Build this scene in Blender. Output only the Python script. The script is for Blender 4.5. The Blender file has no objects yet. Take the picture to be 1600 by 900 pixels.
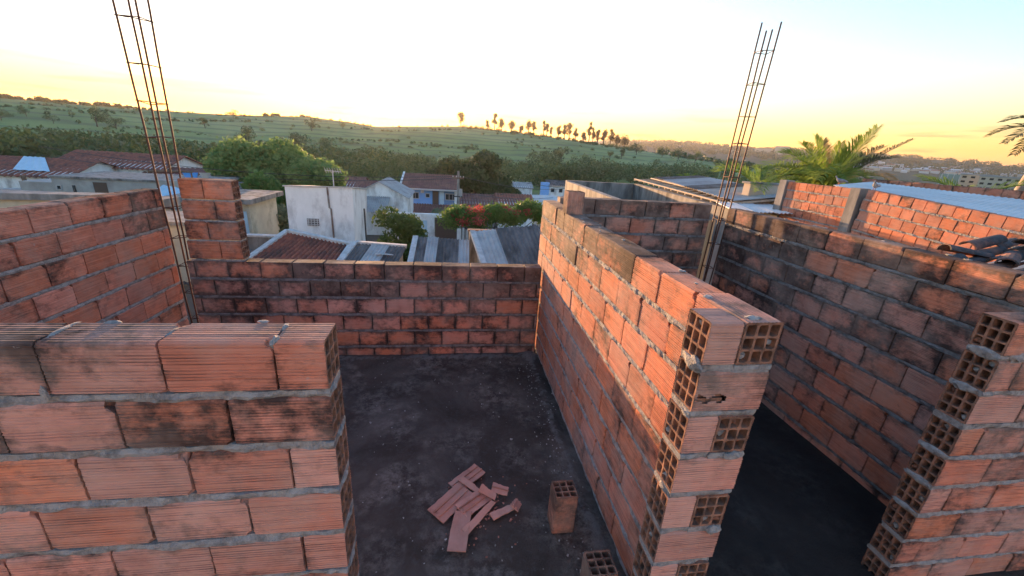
import bpy, bmesh, math, random
import numpy as np
from mathutils import Vector, Matrix, Euler, noise as mn
random.seed(11); RNG = np.random.default_rng(5)
S = bpy.context.scene; COL = S.collection
R = math.radians; PI = math.pi

# ------------------------------------------------------------------ camera
cam = bpy.data.cameras.new('camera'); co = bpy.data.objects.new('camera', cam); COL.objects.link(co)
cr = Vector((0.98886, -0.13595, 0.06057)); cu = Vector((-0.01188, 0.33359, 0.94264)); cf = Vector((0.14836, 0.93286, -0.32826))
M4 = Matrix((cr, cu, -cf)).transposed().to_4x4(); M4.translation = Vector((0, 0, 2.35)); co.matrix_world = M4
cam.sensor_width = 36; cam.lens = 36 * 622.8 / 1600; cam.clip_start = .05; cam.clip_end = 20000
S.camera = co
CZ = 2.35
# ------------------------------------------------------------------ sky and sun
SUN_AZ, SUN_EL = -9.67, 2.2
w = bpy.data.worlds.new('World'); S.world = w; w.use_nodes = True
nt = w.node_tree
sk = nt.nodes.new('ShaderNodeTexSky'); sk.sky_type = 'NISHITA'; sk.sun_disc = False
sk.sun_elevation = R(SUN_EL + .6); sk.sun_rotation = R(SUN_AZ)
sk.air_density = 1.6; sk.dust_density = 1.0; sk.ozone_density = 3.6; sk.altitude = 500
def wn(t_, **k):
    n = nt.nodes.new(t_)
    for a_, v in k.items(): setattr(n, a_, v)
    return n
wb = wn('ShaderNodeMix', data_type='RGBA', blend_type='MULTIPLY'); wb.inputs[0].default_value = 1; wb.inputs[7].default_value = (1.18, 1.0, .98, 1)   # daylight white balance
nt.links.new(sk.outputs[0], wb.inputs[6])
# thin streaks of cloud low over the horizon
wtc = wn('ShaderNodeTexCoord'); wmp = wn('ShaderNodeMapping'); wmp.inputs['Scale'].default_value = (3.2, 3.2, 42); nt.links.new(wtc.outputs['Generated'], wmp.inputs[0])
wno = wn('ShaderNodeTexNoise'); wno.inputs['Scale'].default_value = 1.6; wno.inputs['Detail'].default_value = 5; wno.inputs['Roughness'].default_value = .5; nt.links.new(wmp.outputs[0], wno.inputs['Vector'])
wr = wn('ShaderNodeValToRGB'); wr.color_ramp.elements[0].position = .53; wr.color_ramp.elements[1].position = .62; nt.links.new(wno.outputs[0], wr.inputs[0])
wsx = wn('ShaderNodeSeparateXYZ'); nt.links.new(wtc.outputs['Generated'], wsx.inputs[0])
wb2 = wn('ShaderNodeValToRGB'); nt.links.new(wsx.outputs[2], wb2.inputs[0]); ee = wb2.color_ramp.elements
ee[0].position = .03; ee[0].color = (1, 1, 1, 1); ee[1].position = .12; ee[1].color = (0, 0, 0, 1)
wmu = wn('ShaderNodeMath', operation='MULTIPLY'); nt.links.new(wr.outputs[0], wmu.inputs[0]); nt.links.new(wb2.outputs[0], wmu.inputs[1])
wmu2 = wn('ShaderNodeMath', operation='MULTIPLY'); nt.links.new(wmu.outputs[0], wmu2.inputs[0]); wmu2.inputs[1].default_value = .8
wcl = wn('ShaderNodeMix', data_type='RGBA', blend_type='MULTIPLY'); nt.links.new(wmu2.outputs[0], wcl.inputs[0]); nt.links.new(wb.outputs[2], wcl.inputs[6]); wcl.inputs[7].default_value = (.45, .36, .42, 1)
nt.links.new(wcl.outputs[2], nt.nodes['Background'].inputs[0]); nt.nodes['Background'].inputs[1].default_value = .15
ld = bpy.data.lights.new('sun', 'SUN'); ld.energy = 2.8; ld.angle = R(.5); ld.color = (1, .56, .26)
lo = bpy.data.objects.new('sun', ld); COL.objects.link(lo)
a, e = R(SUN_AZ), R(SUN_EL)
lo.rotation_euler = Vector((math.sin(a) * math.cos(e), math.cos(a) * math.cos(e), math.sin(e))).to_track_quat('Z', 'Y').to_euler()
S.view_settings.view_transform = 'Standard'; S.view_settings.look = 'None'; S.view_settings.exposure = 3.15; S.view_settings.gamma = 1
S.cycles.max_bounces = 6; S.cycles.volume_bounces = 0; S.cycles.use_denoising = True

# ------------------------------------------------------------------ helpers
def tag(o, label=None, cat=None, group=None, kind=None):
    if label: o['label'] = label
    if cat: o['category'] = cat
    if group: o['group'] = group
    if kind: o['kind'] = kind
    return o
def thing(name, label, cat, loc=(0, 0, 0), group=None, rz=0):
    o = bpy.data.objects.new(name, None); COL.objects.link(o); o.location = loc; o.rotation_euler = (0, 0, rz)
    o.empty_display_size = .1
    return tag(o, label, cat, group)
def link(name, me, m, parent=None, world=True):
    o = bpy.data.objects.new(name, me); COL.objects.link(o)
    if m and not me.materials: me.materials.append(m)
    if parent:
        o.parent = parent
        if world: o.matrix_parent_inverse = pm(parent).inverted()
    return o
def pm(o):
    m = Matrix.LocRotScale(o.location, o.rotation_euler, o.scale)
    if o.parent: m = pm(o.parent) @ o.matrix_parent_inverse @ m
    return m
def fast(name, V, F, smooth=False):
    V = np.asarray(V, dtype=np.float32); F = np.asarray(F, dtype=np.int32)
    me = bpy.data.meshes.new(name); n = F.shape[1]
    me.vertices.add(len(V)); me.vertices.foreach_set('co', V.ravel())
    me.loops.add(F.size); me.loops.foreach_set('vertex_index', F.ravel())
    me.polygons.add(len(F)); me.polygons.foreach_set('loop_start', np.arange(0, F.size, n, dtype=np.int32))
    me.polygons.foreach_set('use_smooth', np.full(len(F), smooth))
    me.update(calc_edges=True); me.validate(); return me
class MB:
    def __init__(s): s.v = []; s.f = []
    def add(s, vs, fs):
        b = len(s.v); s.v += [tuple(v) for v in vs]; s.f += [tuple(i + b for i in f) for f in fs]; return s
    def box(s, c, d, rot=None, j=0):
        x, y, z = d[0] / 2, d[1] / 2, d[2] / 2; vs = []
        for sx, sy, sz in ((-1,-1,-1),(1,-1,-1),(1,1,-1),(-1,1,-1),(-1,-1,1),(1,-1,1),(1,1,1),(-1,1,1)):
            p = Vector((sx*x + random.uniform(-j, j), sy*y + random.uniform(-j, j), sz*z + random.uniform(-j, j)))
            if rot: p = rot @ p
            vs.append(p + Vector(c))
        return s.add(vs, [(0,3,2,1),(4,5,6,7),(0,1,5,4),(1,2,6,5),(2,3,7,6),(3,0,4,7)])
    def hexa(s, p):   # 4 bottom + 4 top corner points
        return s.add(p, [(0,3,2,1),(4,5,6,7),(0,1,5,4),(1,2,6,5),(2,3,7,6),(3,0,4,7)])
    def tube(s, pts, rad, n=6, cap=True):
        pts = [Vector(p) for p in pts]; rad = rad if hasattr(rad, '__len__') else [rad] * len(pts); vs = []; fs = []
        for i, p in enumerate(pts):
            d = (pts[min(i+1, len(pts)-1)] - pts[max(i-1, 0)]).normalized()
            u = d.cross(Vector((0, 0, 1)) if abs(d.z) < .9 else Vector((1, 0, 0))).normalized(); w_ = d.cross(u)
            for k in range(n):
                a_ = 2*PI*k/n; vs.append(p + (u*math.cos(a_) + w_*math.sin(a_)) * rad[i])
        for i in range(len(pts)-1):
            for k in range(n): fs.append((i*n+k, i*n+(k+1) % n, (i+1)*n+(k+1) % n, (i+1)*n+k))
        if cap: fs.append(tuple(range(n))[::-1]); fs.append(tuple(range((len(pts)-1)*n, len(pts)*n)))
        return s.add(vs, fs)
    def mesh(s, name, smooth=False):
        me = bpy.data.meshes.new(name); me.from_pydata(s.v, [], s.f); me.update()
        if smooth: me.polygons.foreach_set('use_smooth', [True]*len(me.polygons))
        return me
    def build(s, name, m, parent=None, smooth=False): return link(name, s.mesh(name, smooth), m, parent)

# ------------------------------------------------------------------ materials
def mat(name, base=(.5, .5, .5), rough=.85, metal=0):
    m = bpy.data.materials.new(name); m.use_nodes = True; b = m.node_tree.nodes['Principled BSDF']
    b.inputs['Base Color'].default_value = (*base, 1); b.inputs['Roughness'].default_value = rough; b.inputs['Metallic'].default_value = metal
    b.inputs['Specular IOR Level'].default_value = .3
    return m, m.node_tree, b
def N(t, typ, **k):
    n = t.nodes.new(typ)
    for a_, v in k.items():
        if a_ in n.inputs: n.inputs[a_].default_value = v
        else: setattr(n, a_, v)
    return n
def ramp(t, src, stops, out=None):
    n = t.nodes.new('ShaderNodeValToRGB'); cr_ = n.color_ramp
    while len(cr_.elements) < len(stops): cr_.elements.new(.5)
    for el, (p, c) in zip(cr_.elements, stops): el.position = p; el.color = (*c, 1) if len(c) == 3 else c
    t.links.new(src, n.inputs[0]); return n
def mix(t, f, a_, b_):
    n = t.nodes.new('ShaderNodeMix'); n.data_type = 'RGBA'
    for s_, v in ((0, f), (6, a_), (7, b_)):
        if hasattr(v, 'is_output'): t.links.new(v, n.inputs[s_])
        else: n.inputs[s_].default_value = v if s_ == 0 else (*v, 1)
    return n.outputs[2]
def math_(t, op, a_, b_=0, c_=0, clamp=False):
    n = t.nodes.new('ShaderNodeMath'); n.operation = op; n.use_clamp = clamp
    for i, v in enumerate((a_, b_, c_)):
        if hasattr(v, 'is_output'): t.links.new(v, n.inputs[i])
        else: n.inputs[i].default_value = v
    return n.outputs[0]
def noise(t, vec, scale, detail=4, rough=.55, dist=0):
    n = N(t, 'ShaderNodeTexNoise', Scale=scale, Detail=detail, Roughness=rough, Distortion=dist)
    if vec is not None: t.links.new(vec, n.inputs['Vector'])
    return n.outputs[0]
def vscale(t, vec, sc, off=None):
    n = t.nodes.new('ShaderNodeMapping'); n.inputs['Scale'].default_value = sc; t.links.new(vec, n.inputs[0])
    if off is not None: t.links.new(off, n.inputs['Location'])
    return n.outputs[0]
def bump(t, b, h, strength, dist, prev=None):
    n = N(t, 'ShaderNodeBump', Strength=strength, Distance=dist); t.links.new(h, n.inputs['Height'])
    if prev: t.links.new(prev, n.inputs['Normal'])
    t.links.new(n.outputs[0], b.inputs['Normal']); return n.outputs[0]

def brick_mat(name, far=False):
    m, t, b = mat(name); L = t.links
    tc = t.nodes.new('ShaderNodeTexCoord'); geo = t.nodes.new('ShaderNodeNewGeometry'); oi = t.nodes.new('ShaderNodeObjectInfo')
    sep = t.nodes.new('ShaderNodeSeparateColor'); L.new(oi.outputs['Color'], sep.inputs[0])
    stain, hue, edge = sep.outputs
    rv = math_(t, 'MULTIPLY', oi.outputs['Random'], 37.0)
    cx = t.nodes.new('ShaderNodeCombineXYZ')
    for i in range(3): L.new(rv, cx.inputs[i])
    ob = tc.outputs['Object']
    streak = noise(t, vscale(t, ob, (2.5, 45, 45), cx.outputs[0]), 1.5, 3, .6)
    rib = noise(t, vscale(t, ob, (.6, 85, 85), cx.outputs[0]), 1.0, 1, .5)
    base = ramp(t, hue, [(0, (.60, .28, .21)), (.3, (.60, .205, .125)), (.6, (.64, .195, .085)), (.85, (.50, .20, .13)), (1, (.46, .24, .18))]).outputs[0]
    c = mix(t, math_(t, 'MULTIPLY', ramp(t, streak, [(.35, (0, 0, 0)), (.7, (1, 1, 1))]).outputs[0], .24), base, (.68, .36, .26))
    blot = noise(t, geo.outputs['Position'], 9, 5, .6)
    c = mix(t, math_(t, 'MULTIPLY', ramp(t, blot, [(.45, (0, 0, 0)), (.62, (1, 1, 1))]).outputs[0], .35), c, (.30, .12, .08))
    # grime in the rib grooves
    s0 = t.nodes.new('ShaderNodeSeparateXYZ'); L.new(ob, s0.inputs[0])
    lines = math_(t, 'SINE', math_(t, 'ADD', math_(t, 'MULTIPLY', s0.outputs[2], 2*PI*15/.162), math_(t, 'MULTIPLY', rib, 1.2)))
    g = math_(t, 'MULTIPLY', ramp(t, lines, [(.55, (0, 0, 0)), (.95, (1, 1, 1))]).outputs[0], ramp(t, streak, [(.40, (1, 1, 1)), (.62, (.15, .15, .15))]).outputs[0])
    gm = ramp(t, noise(t, geo.outputs['Position'], 5, 3), [(.4, (.15, .15, .15)), (.62, (1, 1, 1))]).outputs[0]
    c = mix(t, math_(t, 'MULTIPLY', math_(t, 'MULTIPLY', g, gm), .72), c, (.09, .05, .04))
    br_ = t.nodes.new('ShaderNodeHueSaturation'); L.new(math_(t, 'ADD', .86, math_(t, 'MULTIPLY', oi.outputs['Random'], .30)), br_.inputs['Value']); L.new(c, br_.inputs['Color']); c = br_.outputs[0]
    # black mould: large patches, more at joints
    big = noise(t, geo.outputs['Position'], 3.2, 6, .68)
    fine = noise(t, vscale(t, geo.outputs['Position'], (1, 1, 1.6)), 14, 5, .7)
    nz = math_(t, 'ADD', math_(t, 'MULTIPLY', math_(t, 'ADD', math_(t, 'MULTIPLY', big, .62), math_(t, 'MULTIPLY', fine, .38)), 1.6), -.33)
    sxyz = t.nodes.new('ShaderNodeSeparateXYZ'); L.new(ob, sxyz.inputs[0])
    ex = math_(t, 'MULTIPLY', math_(t, 'ABSOLUTE', sxyz.outputs[0]), 1/.151); ez = math_(t, 'MULTIPLY', math_(t, 'ABSOLUTE', sxyz.outputs[2]), 1/.086)
    ed = math_(t, 'POWER', math_(t, 'MAXIMUM', math_(t, 'POWER', ex, 2.2), ez), 2.5)
    thr = math_(t, 'ADD', math_(t, 'ADD', nz, math_(t, 'MULTIPLY', stain, .42)), math_(t, 'MULTIPLY', math_(t, 'MULTIPLY', ed, edge), .32))
    sm = ramp(t, thr, [(.60, (0, 0, 0)), (.83, (1, 1, 1))]).outputs[0]
    c = mix(t, math_(t, 'MULTIPLY', sm, .93), c, (.035, .027, .024))
    c = mix(t, math_(t, 'MULTIPLY', ramp(t, noise(t, geo.outputs['Position'], 2.1, 5, .7), [(.42, (0, 0, 0)), (.70, (1, 1, 1))]).outputs[0], .55), c, (.50, .36, .29))   # dust film
    # pale lime specks
    lime = ramp(t, noise(t, geo.outputs['Position'], 26, 3, .7), [(.70, (0, 0, 0)), (.76, (1, 1, 1))]).outputs[0]
    c = mix(t, math_(t, 'MULTIPLY', lime, .5), c, (.48, .42, .38))
    L.new(c, b.inputs['Base Color']); b.inputs['Roughness'].default_value = .9
    h = math_(t, 'ADD', math_(t, 'MULTIPLY', rib, .5 if far else .7), math_(t, 'MULTIPLY', fine, .5))
    n1 = bump(t, b, h, .8, .004)
    bump(t, b, noise(t, geo.outputs['Position'], 120, 4, .7), .35, .002, n1)
    return m
def simple_mat(name, c1, c2, scale=3, rough=.88, bs=.4, bd=.01, c3=None, s3=.8, metal=0, stretch=(1, 1, 1), thr=(.4, .65)):
    m, t, b = mat(name, c1, rough, metal); geo = t.nodes.new('ShaderNodeNewGeometry')
    p = vscale(t, geo.outputs['Position'], stretch)
    f = ramp(t, noise(t, p, scale, 6, .62), [(thr[0], (0, 0, 0)), (thr[1], (1, 1, 1))]).outputs[0]
    c = mix(t, f, c1, c2)
    if c3: c = mix(t, ramp(t, noise(t, p, s3, 5, .65), [(.48, (0, 0, 0)), (.68, (1, 1, 1))]).outputs[0], c, c3)
    t.links.new(c, b.inputs['Base Color']); bump(t, b, noise(t, geo.outputs['Position'], scale*6, 5, .65), bs, bd)
    return m
def leaf_mat(name, c1, c2, scale=1.5, trans=.35, c3=None):
    m, t, b = mat(name, c1, .6); geo = t.nodes.new('ShaderNodeNewGeometry')
    f = ramp(t, noise(t, geo.outputs['Position'], scale, 4, .7), [(.35, (0, 0, 0)), (.65, (1, 1, 1))]).outputs[0]
    c = mix(t, f, c1, c2)
    if c3: c = mix(t, ramp(t, noise(t, geo.outputs['Position'], scale*1.7, 2, .6), [(.55, (0, 0, 0)), (.62, (1, 1, 1))]).outputs[0], c, c3)
    t.links.new(c, b.inputs['Base Color'])
    tr = t.nodes.new('ShaderNodeBsdfTranslucent'); t.links.new(c, tr.inputs[0])
    mx = t.nodes.new('ShaderNodeMixShader'); mx.inputs[0].default_value = trans
    t.links.new(b.outputs[0], mx.inputs[1]); t.links.new(tr.outputs[0], mx.inputs[2])
    t.links.new(mx.outputs[0], t.nodes['Material Output'].inputs[0]); return m

MBRICK = brick_mat('fired_clay'); MBRICKF = brick_mat('fired_clay_far', True)
MMORT = simple_mat('mortar', (.40, .38, .36), (.20, .185, .175), 22, .95, .9, .012, (.40, .38, .36), 30)
MMORTD = simple_mat('mortar_sooty', (.27, .25, .24), (.10, .09, .085), 14, .95, .9, .012, (.2, .19, .18), 20)
MHOLE = simple_mat('clay_inside', (.30, .13, .08), (.12, .06, .04), 30, .95, .4, .003)
MHOLEP = simple_mat('clay_cut_face', (.34, .17, .11), (.10, .06, .045), 18, .95, .5, .003)
MCONC = simple_mat('cast_concrete', (.30, .29, .27), (.20, .19, .18), 6, .9, .5, .01, (.10, .095, .09), 1.7, stretch=(1, 1, .35))
MCONCD = simple_mat('stained_concrete', (.30, .285, .26), (.16, .15, .14), 3, .9, .5, .01, (.06, .06, .055), 2.2, stretch=(1, 1, .3))
MREBAR = simple_mat('rusty_steel', (.13, .06, .04), (.07, .045, .04), 40, .7, .3, .001, metal=.3)
MWHITE = simple_mat('white_render', (.84, .84, .82), (.76, .76, .74), 2.5, .85, .2, .01, (.42, .40, .38), 1.1, stretch=(1, 1, .5))
MGREYR = simple_mat('grey_render', (.40, .39, .36), (.32, .31, .29), 1.2, .9, .2, .01, (.26, .25, .23), .7)
MCREAM = simple_mat('cream_render', (.62, .56, .42), (.48, .43, .33), 1.0, .9, .2, .01, (.30, .27, .2), .9)
MBEIGE = simple_mat('beige_render', (.58, .47, .36), (.50, .41, .32), 1.2, .9, .2, .01)
MBLUE = simple_mat('blue_render', (.20, .42, .78), (.26, .48, .82), 1.4, .85, .2, .01)
MTILE = simple_mat('red_roof_tile', (.32, .11, .07), (.20, .075, .055), 4, .9, .6, .02, (.10, .06, .05), 1.3)
MTILE2 = simple_mat('weathered_roof_tile', (.22, .10, .08), (.14, .07, .06), 1.4, .9, .6, .02, (.28, .14, .10), .9)
MFIBRE = simple_mat('fibre_cement_sheet', (.12, .11, .105), (.055, .05, .048), 2.5, .9, .4, .01, (.21, .19, .18), 1.8, stretch=(1, .35, 1))
MFIBREL = simple_mat('pale_fibre_cement', (.42, .42, .41), (.30, .29, .28), 1.5, .9, .3, .01)
MZINC = simple_mat('galvanised_sheet', (.62, .62, .61), (.50, .50, .49), 1.0, .7, .1, .005, metal=.0)
MFLASH = simple_mat('pale_capping', (.55, .54, .52), (.38, .37, .35), 6, .8, .3, .005)
MWOOD = simple_mat('old_timber', (.20, .14, .10), (.11, .08, .06), 6, .9, .4, .01)
MDARKT = simple_mat('blackened_tile', (.045, .042, .045), (.09, .08, .08), 12, .85, .5, .01, (.28, .12, .08), 5)
MGLASS, _t, _b = mat('window_glass', (.03, .035, .04), .12); _b.inputs['Specular IOR Level'].default_value = .6
MFRAME = mat('window_frame_paint', (.45, .45, .44), .6)[0]
MBROWN = mat('brown_gate_paint', (.10, .07, .055), .6)[0]
MTARP = simple_mat('blue_tarpaulin', (.06, .28, .75), (.10, .36, .85), 3, .6)
MLTARP = simple_mat('pale_blue_sheet', (.45, .62, .72), (.38, .55, .66), 2, .6)
MWIRE = mat('wire', (.06, .06, .06), .6)[0]
MBARK = simple_mat('bark', (.13, .10, .075), (.07, .055, .045), 5, .95, .7, .03)
MLEAF = leaf_mat('broad_leaf', (.05, .10, .025), (.12, .17, .04), .9)
MLEAFM = leaf_mat('mango_leaf', (.11, .21, .06), (.27, .36, .12), .8, .4)
MLEAFD = leaf_mat('dark_leaf', (.04, .07, .025), (.08, .12, .04), .12, .3)
MLEAFG = leaf_mat('grey_green_leaf', (.11, .15, .08), (.20, .24, .14), 1.6)
MLEAFW = leaf_mat('woodland_leaf', (.065, .10, .035), (.13, .175, .06), .03, .3, (.18, .20, .06))
MEUC = leaf_mat('dry_leaf', (.09, .085, .035), (.16, .13, .05), .05, .5)
MBOUG = leaf_mat('bougainvillea_leaf', (.07, .16, .03), (.19, .26, .06), .9, .4)
MFLOWER = leaf_mat('red_flower', (.50, .06, .05), (.60, .16, .13), 3, .35)
MPALM = leaf_mat('palm_leaf', (.12, .22, .03), (.28, .36, .07), 1.2, .5)
MPALMD = leaf_mat('dry_palm_leaf', (.22, .17, .07), (.34, .26, .11), 2, .4)
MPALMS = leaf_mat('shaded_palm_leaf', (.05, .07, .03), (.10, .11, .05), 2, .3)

def ground_mat():
    m, t, b = mat('field_ground', (.06, .1, .03), .95); geo = t.nodes.new('ShaderNodeNewGeometry'); P = geo.outputs['Position']
    s = t.nodes.new('ShaderNodeSeparateXYZ'); t.links.new(P, s.inputs[0])
    big = noise(t, P, .006, 5, .6); mid = noise(t, P, .03, 5, .65)
    c = ramp(t, big, [(.35, (.12, .18, .05)), (.5, (.19, .26, .075)), (.62, (.26, .30, .11)), (.75, (.25, .24, .12))]).outputs[0]
    # contour terraces of the planted hill: bands follow the height
    wv = math_(t, 'SINE', math_(t, 'ADD', math_(t, 'MULTIPLY', s.outputs[2], 1.55), math_(t, 'MULTIPLY', noise(t, P, .006, 4, .6), 26)))
    far_ = ramp(t, mid, [(.3, (1, 1, 1)), (.7, (.55, .55, .55))]).outputs[0]
    c = mix(t, math_(t, 'MULTIPLY', ramp(t, wv, [(.35, (0, 0, 0)), (.95, (1, 1, 1))]).outputs[0], math_(t, 'MULTIPLY', far_, .7)), c, (.085, .10, .055))
    c = mix(t, ramp(t, mid, [(.55, (0, 0, 0)), (.75, (.6, .6, .6))]).outputs[0], c, (.04, .06, .025))
    # built-up dirt close to the houses
    d = t.nodes.new('ShaderNodeVectorMath'); d.operation = 'LENGTH'; t.links.new(P, d.inputs[0])
    nr = ramp(t, math_(t, 'MULTIPLY', d.outputs[1], .001), [(.07, (1, 1, 1)), (.1, (0, 0, 0))]).outputs[0]
    c = mix(t, nr, c, mix(t, noise(t, P, .7, 5), (.10, .07, .05), (.17, .15, .12)))
    # scrubby far slopes
    fr = ramp(t, math_(t, 'MULTIPLY', d.outputs[1], .0005), [(.42, (0, 0, 0)), (.5, (1, 1, 1))]).outputs[0]
    c = mix(t, fr, c, mix(t, noise(t, P, .02, 5, .7), (.035, .05, .025), (.09, .09, .05)))
    t.links.new(c, b.inputs['Base Color']); bump(t, b, noise(t, P, .25, 6, .7), 1, .6)
    return m
def floor_mat():
    m, t, b = mat('slab_screed', (.05, .048, .047), .8); geo = t.nodes.new('ShaderNodeNewGeometry'); P = geo.outputs['Position']
    c = ramp(t, noise(t, P, 1.3, 6, .62, .6), [(.30, (.046, .033, .026)), (.46, (.082, .063, .051)), (.58, (.125, .100, .083)), (.70, (.18, .152, .130))]).outputs[0]
    c = mix(t, ramp(t, noise(t, P, 30, 5, .75), [(.52, (0, 0, 0)), (.7, (.6, .6, .6))]).outputs[0], c, (.12, .115, .11))
    c = mix(t, ramp(t, noise(t, P, 75, 2, .5), [(.76, (0, 0, 0)), (.79, (.7, .7, .7))]).outputs[0], c, (.2, .19, .18))
    pm1 = ramp(t, noise(t, P, 1.7, 5, .6, .4), [(.46, (0, 0, 0)), (.60, (1, 1, 1))]).outputs[0]; pm2 = ramp(t, noise(t, P, 11, 9, .8), [(.44, (0, 0, 0)), (.60, (1, 1, 1))]).outputs[0]
    c = mix(t, math_(t, 'MULTIPLY', math_(t, 'MULTIPLY', pm1, pm2), .85), c, (.29, .25, .215))
    sz_ = t.nodes.new('ShaderNodeSeparateXYZ'); t.links.new(P, sz_.inputs[0]); zz = ramp(t, math_(t, 'ADD', math_(t, 'MULTIPLY', sz_.outputs[2], 20), math_(t, 'MULTIPLY', noise(t, P, 25, 4, .7), .6)), [(.42, (0, 0, 0)), (.60, (1, 1, 1))]).outputs[0]
    c = mix(t, math_(t, 'MULTIPLY', zz, .8), c, (.23, .215, .20))      # raised mortar droppings
    sx_ = t.nodes.new('ShaderNodeSeparateXYZ'); t.links.new(P, sx_.inputs[0])   # the right room's floor is mixed towards near black
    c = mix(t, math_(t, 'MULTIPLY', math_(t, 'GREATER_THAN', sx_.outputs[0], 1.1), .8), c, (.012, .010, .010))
    red = noise(t, P, 5, 4, .7); dd = t.nodes.new('ShaderNodeVectorMath'); dd.operation = 'DISTANCE'; t.links.new(P, dd.inputs[0]); dd.inputs[1].default_value = (.18, 2.1, 0)
    c = mix(t, math_(t, 'MULTIPLY', math_(t, 'SUBTRACT', .7, math_(t, 'MULTIPLY', dd.outputs['Value'], 1.6), 0, True), ramp(t, red, [(.45, (0, 0, 0)), (.7, (.9, .9, .9))]).outputs[0]), c, (.24, .11, .08))   # brick dust round the heap
    t.links.new(c, b.inputs['Base Color'])
    t.links.new(ramp(t, noise(t, P, 1.1, 5, .6), [(.4, (.62, .62, .62)), (.6, (.95, .95, .95))]).outputs[0], b.inputs['Roughness'])
    n1 = bump(t, b, noise(t, P, 14, 8, .78), 1, .045); bump(t, b, noise(t, P, 90, 5, .7), .6, .004, n1)
    return m

# ------------------------------------------------------------------ terrain
AZ1 = [-180, -90, -75, -41.7, -38, -33.7, -28.7, -23, -17.6, -13.4, -9.7, -5, .9, 7.7, 13.7, 19.6, 24.5, 28, 32, 37, 45, 60, 75, 110, 180]
E1 = [0, .6, 1.4, 1.42, 1.42, 1.45, 1.5, 1.78, 2.15, 1.9, 1.62, 1.98, 2.36, 2.12, 1.75, 1.25, .85, .5, .1, -.3, -1.1, -1.5, -1.5, -.8, 0]
AZ2 = [-180, 0, 12, 17, 19.6, 24.5, 28, 32, 37.7, 41.4, 46.7, 50.2, 54.8, 58.7, 62, 80, 180]
E2 = [.5, .6, 1.0, 1.5, 1.75, 1.98, 2.15, 2.08, 1.72, 1.85, 1.6, 1.7, 1.42, 1.2, 1.1, .9, .5]
RK = [0, 10, 16, 30, 45, 60, 130, 220, 320]; ZK = [-3.2, -3.25, -3.5, -5, -6.3, -7.6, -12, -12.3, -10.5]
def height(az, r):
    """az in degrees, r in metres (arrays)"""
    az = np.asarray(az, float); r = np.asarray(r, float)
    z0 = np.interp(r, RK, ZK)
    c1 = CZ + 700 * np.tan(np.radians(np.interp(az, AZ1, E1))); c2 = CZ + 2200 * np.tan(np.radians(np.interp(az, AZ2, E2)))
    t = np.clip((r - 320) / 380, 0, 1); t = np.sin(t * PI / 2) ** 1.15
    z = np.where(r > 320, -10.5 + (c1 + 10.5) * t, z0)
    mid = np.minimum(c1 - 6, np.maximum(c1 - 16, -6))
    t2 = np.clip((r - 700) / 300, 0, 1); t2 = t2*t2*(3 - 2*t2); t3 = np.clip((r - 1000) / 1200, 0, 1) ** 1.2
    zf = c1 + (mid - c1) * t2; zf = zf + (c2 - zf) * t3
    zf = zf - np.clip((r - 2300) / 2500, 0, 1) * 60
    return np.where(r > 700, zf, z)
def gz(x, y): return float(height(math.degrees(math.atan2(x, y)), math.hypot(x, y)))
def on_ground(az, el, rmin=140, rmax=2300):
    r = np.linspace(rmin, rmax, 4000); z = height(az, r); ang = np.degrees(np.arctan2(z - CZ, r))
    k = np.argmax(ang >= el) if (ang >= el).any() else int(np.argmax(ang)); rr = r[k]
    return rr * math.sin(R(az)), rr * math.cos(R(az)), float(z[k]), rr
azs = np.concatenate([np.arange(-180, -80, 4.), np.arange(-80, 80, .5), np.arange(80, 180.1, 4.)])
rs = np.concatenate([[.5, 6, 12], np.geomspace(16, 300, 34), np.linspace(310, 1000, 70), np.geomspace(1020, 4500, 60)])
A_, R_ = np.meshgrid(azs, rs, indexing='ij'); Z_ = height(A_, R_)
X_ = R_ * np.sin(np.radians(A_)); Y_ = R_ * np.cos(np.radians(A_))
nn = np.array([mn.noise(Vector((x/60, y/60, 0))) for x, y in zip(X_.ravel(), Y_.ravel())]).reshape(X_.shape)
Z_ = Z_ + nn * np.clip((R_ - 80) / 300, 0, 1) * np.where(R_ > 900, 5, 1.1)
ni, nj = A_.shape; idx = np.arange(ni*nj).reshape(ni, nj)
Fq = np.stack([idx[:-1, :-1], idx[:-1, 1:], idx[1:, 1:], idx[1:, :-1]], -1).reshape(-1, 4)
g = link('ground', fast('ground', np.stack([X_, Y_, Z_], -1).reshape(-1, 3), Fq, True), ground_mat()); tag(g, kind='structure')

# ------------------------------------------------------------------ foliage
def leaves(centers, radii, n, size, squash=.8, shell=.55, flat=0.0):
    """leaf-sized quads through a set of ellipsoid clumps; returns V, F"""
    centers = np.asarray(centers, float); radii = np.asarray(radii, float)
    k = RNG.choice(len(centers), n, p=(radii**2) / (radii**2).sum())
    d = RNG.normal(size=(n, 3)); d /= np.linalg.norm(d, axis=1, keepdims=True)
    rr = radii[k] * (shell + (1 - shell) * RNG.random(n) ** .6) * (1 + .12 * RNG.normal(size=n))
    c = centers[k] + d * rr[:, None] * np.array([1, 1, squash])
    u = RNG.normal(size=(n, 3)); u /= np.linalg.norm(u, axis=1, keepdims=True)
    v = np.cross(u, d + .6 * RNG.normal(size=(n, 3))); v /= np.linalg.norm(v, axis=1, keepdims=True) + 1e-9
    s = size * (.6 + .8 * RNG.random(n))[:, None]; u = u * s; v = v * s * .55
    V = np.stack([c - u, c - v, c + u, c + v], 1).reshape(-1, 3)
    return V, np.arange(4*n).reshape(n, 4)
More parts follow.
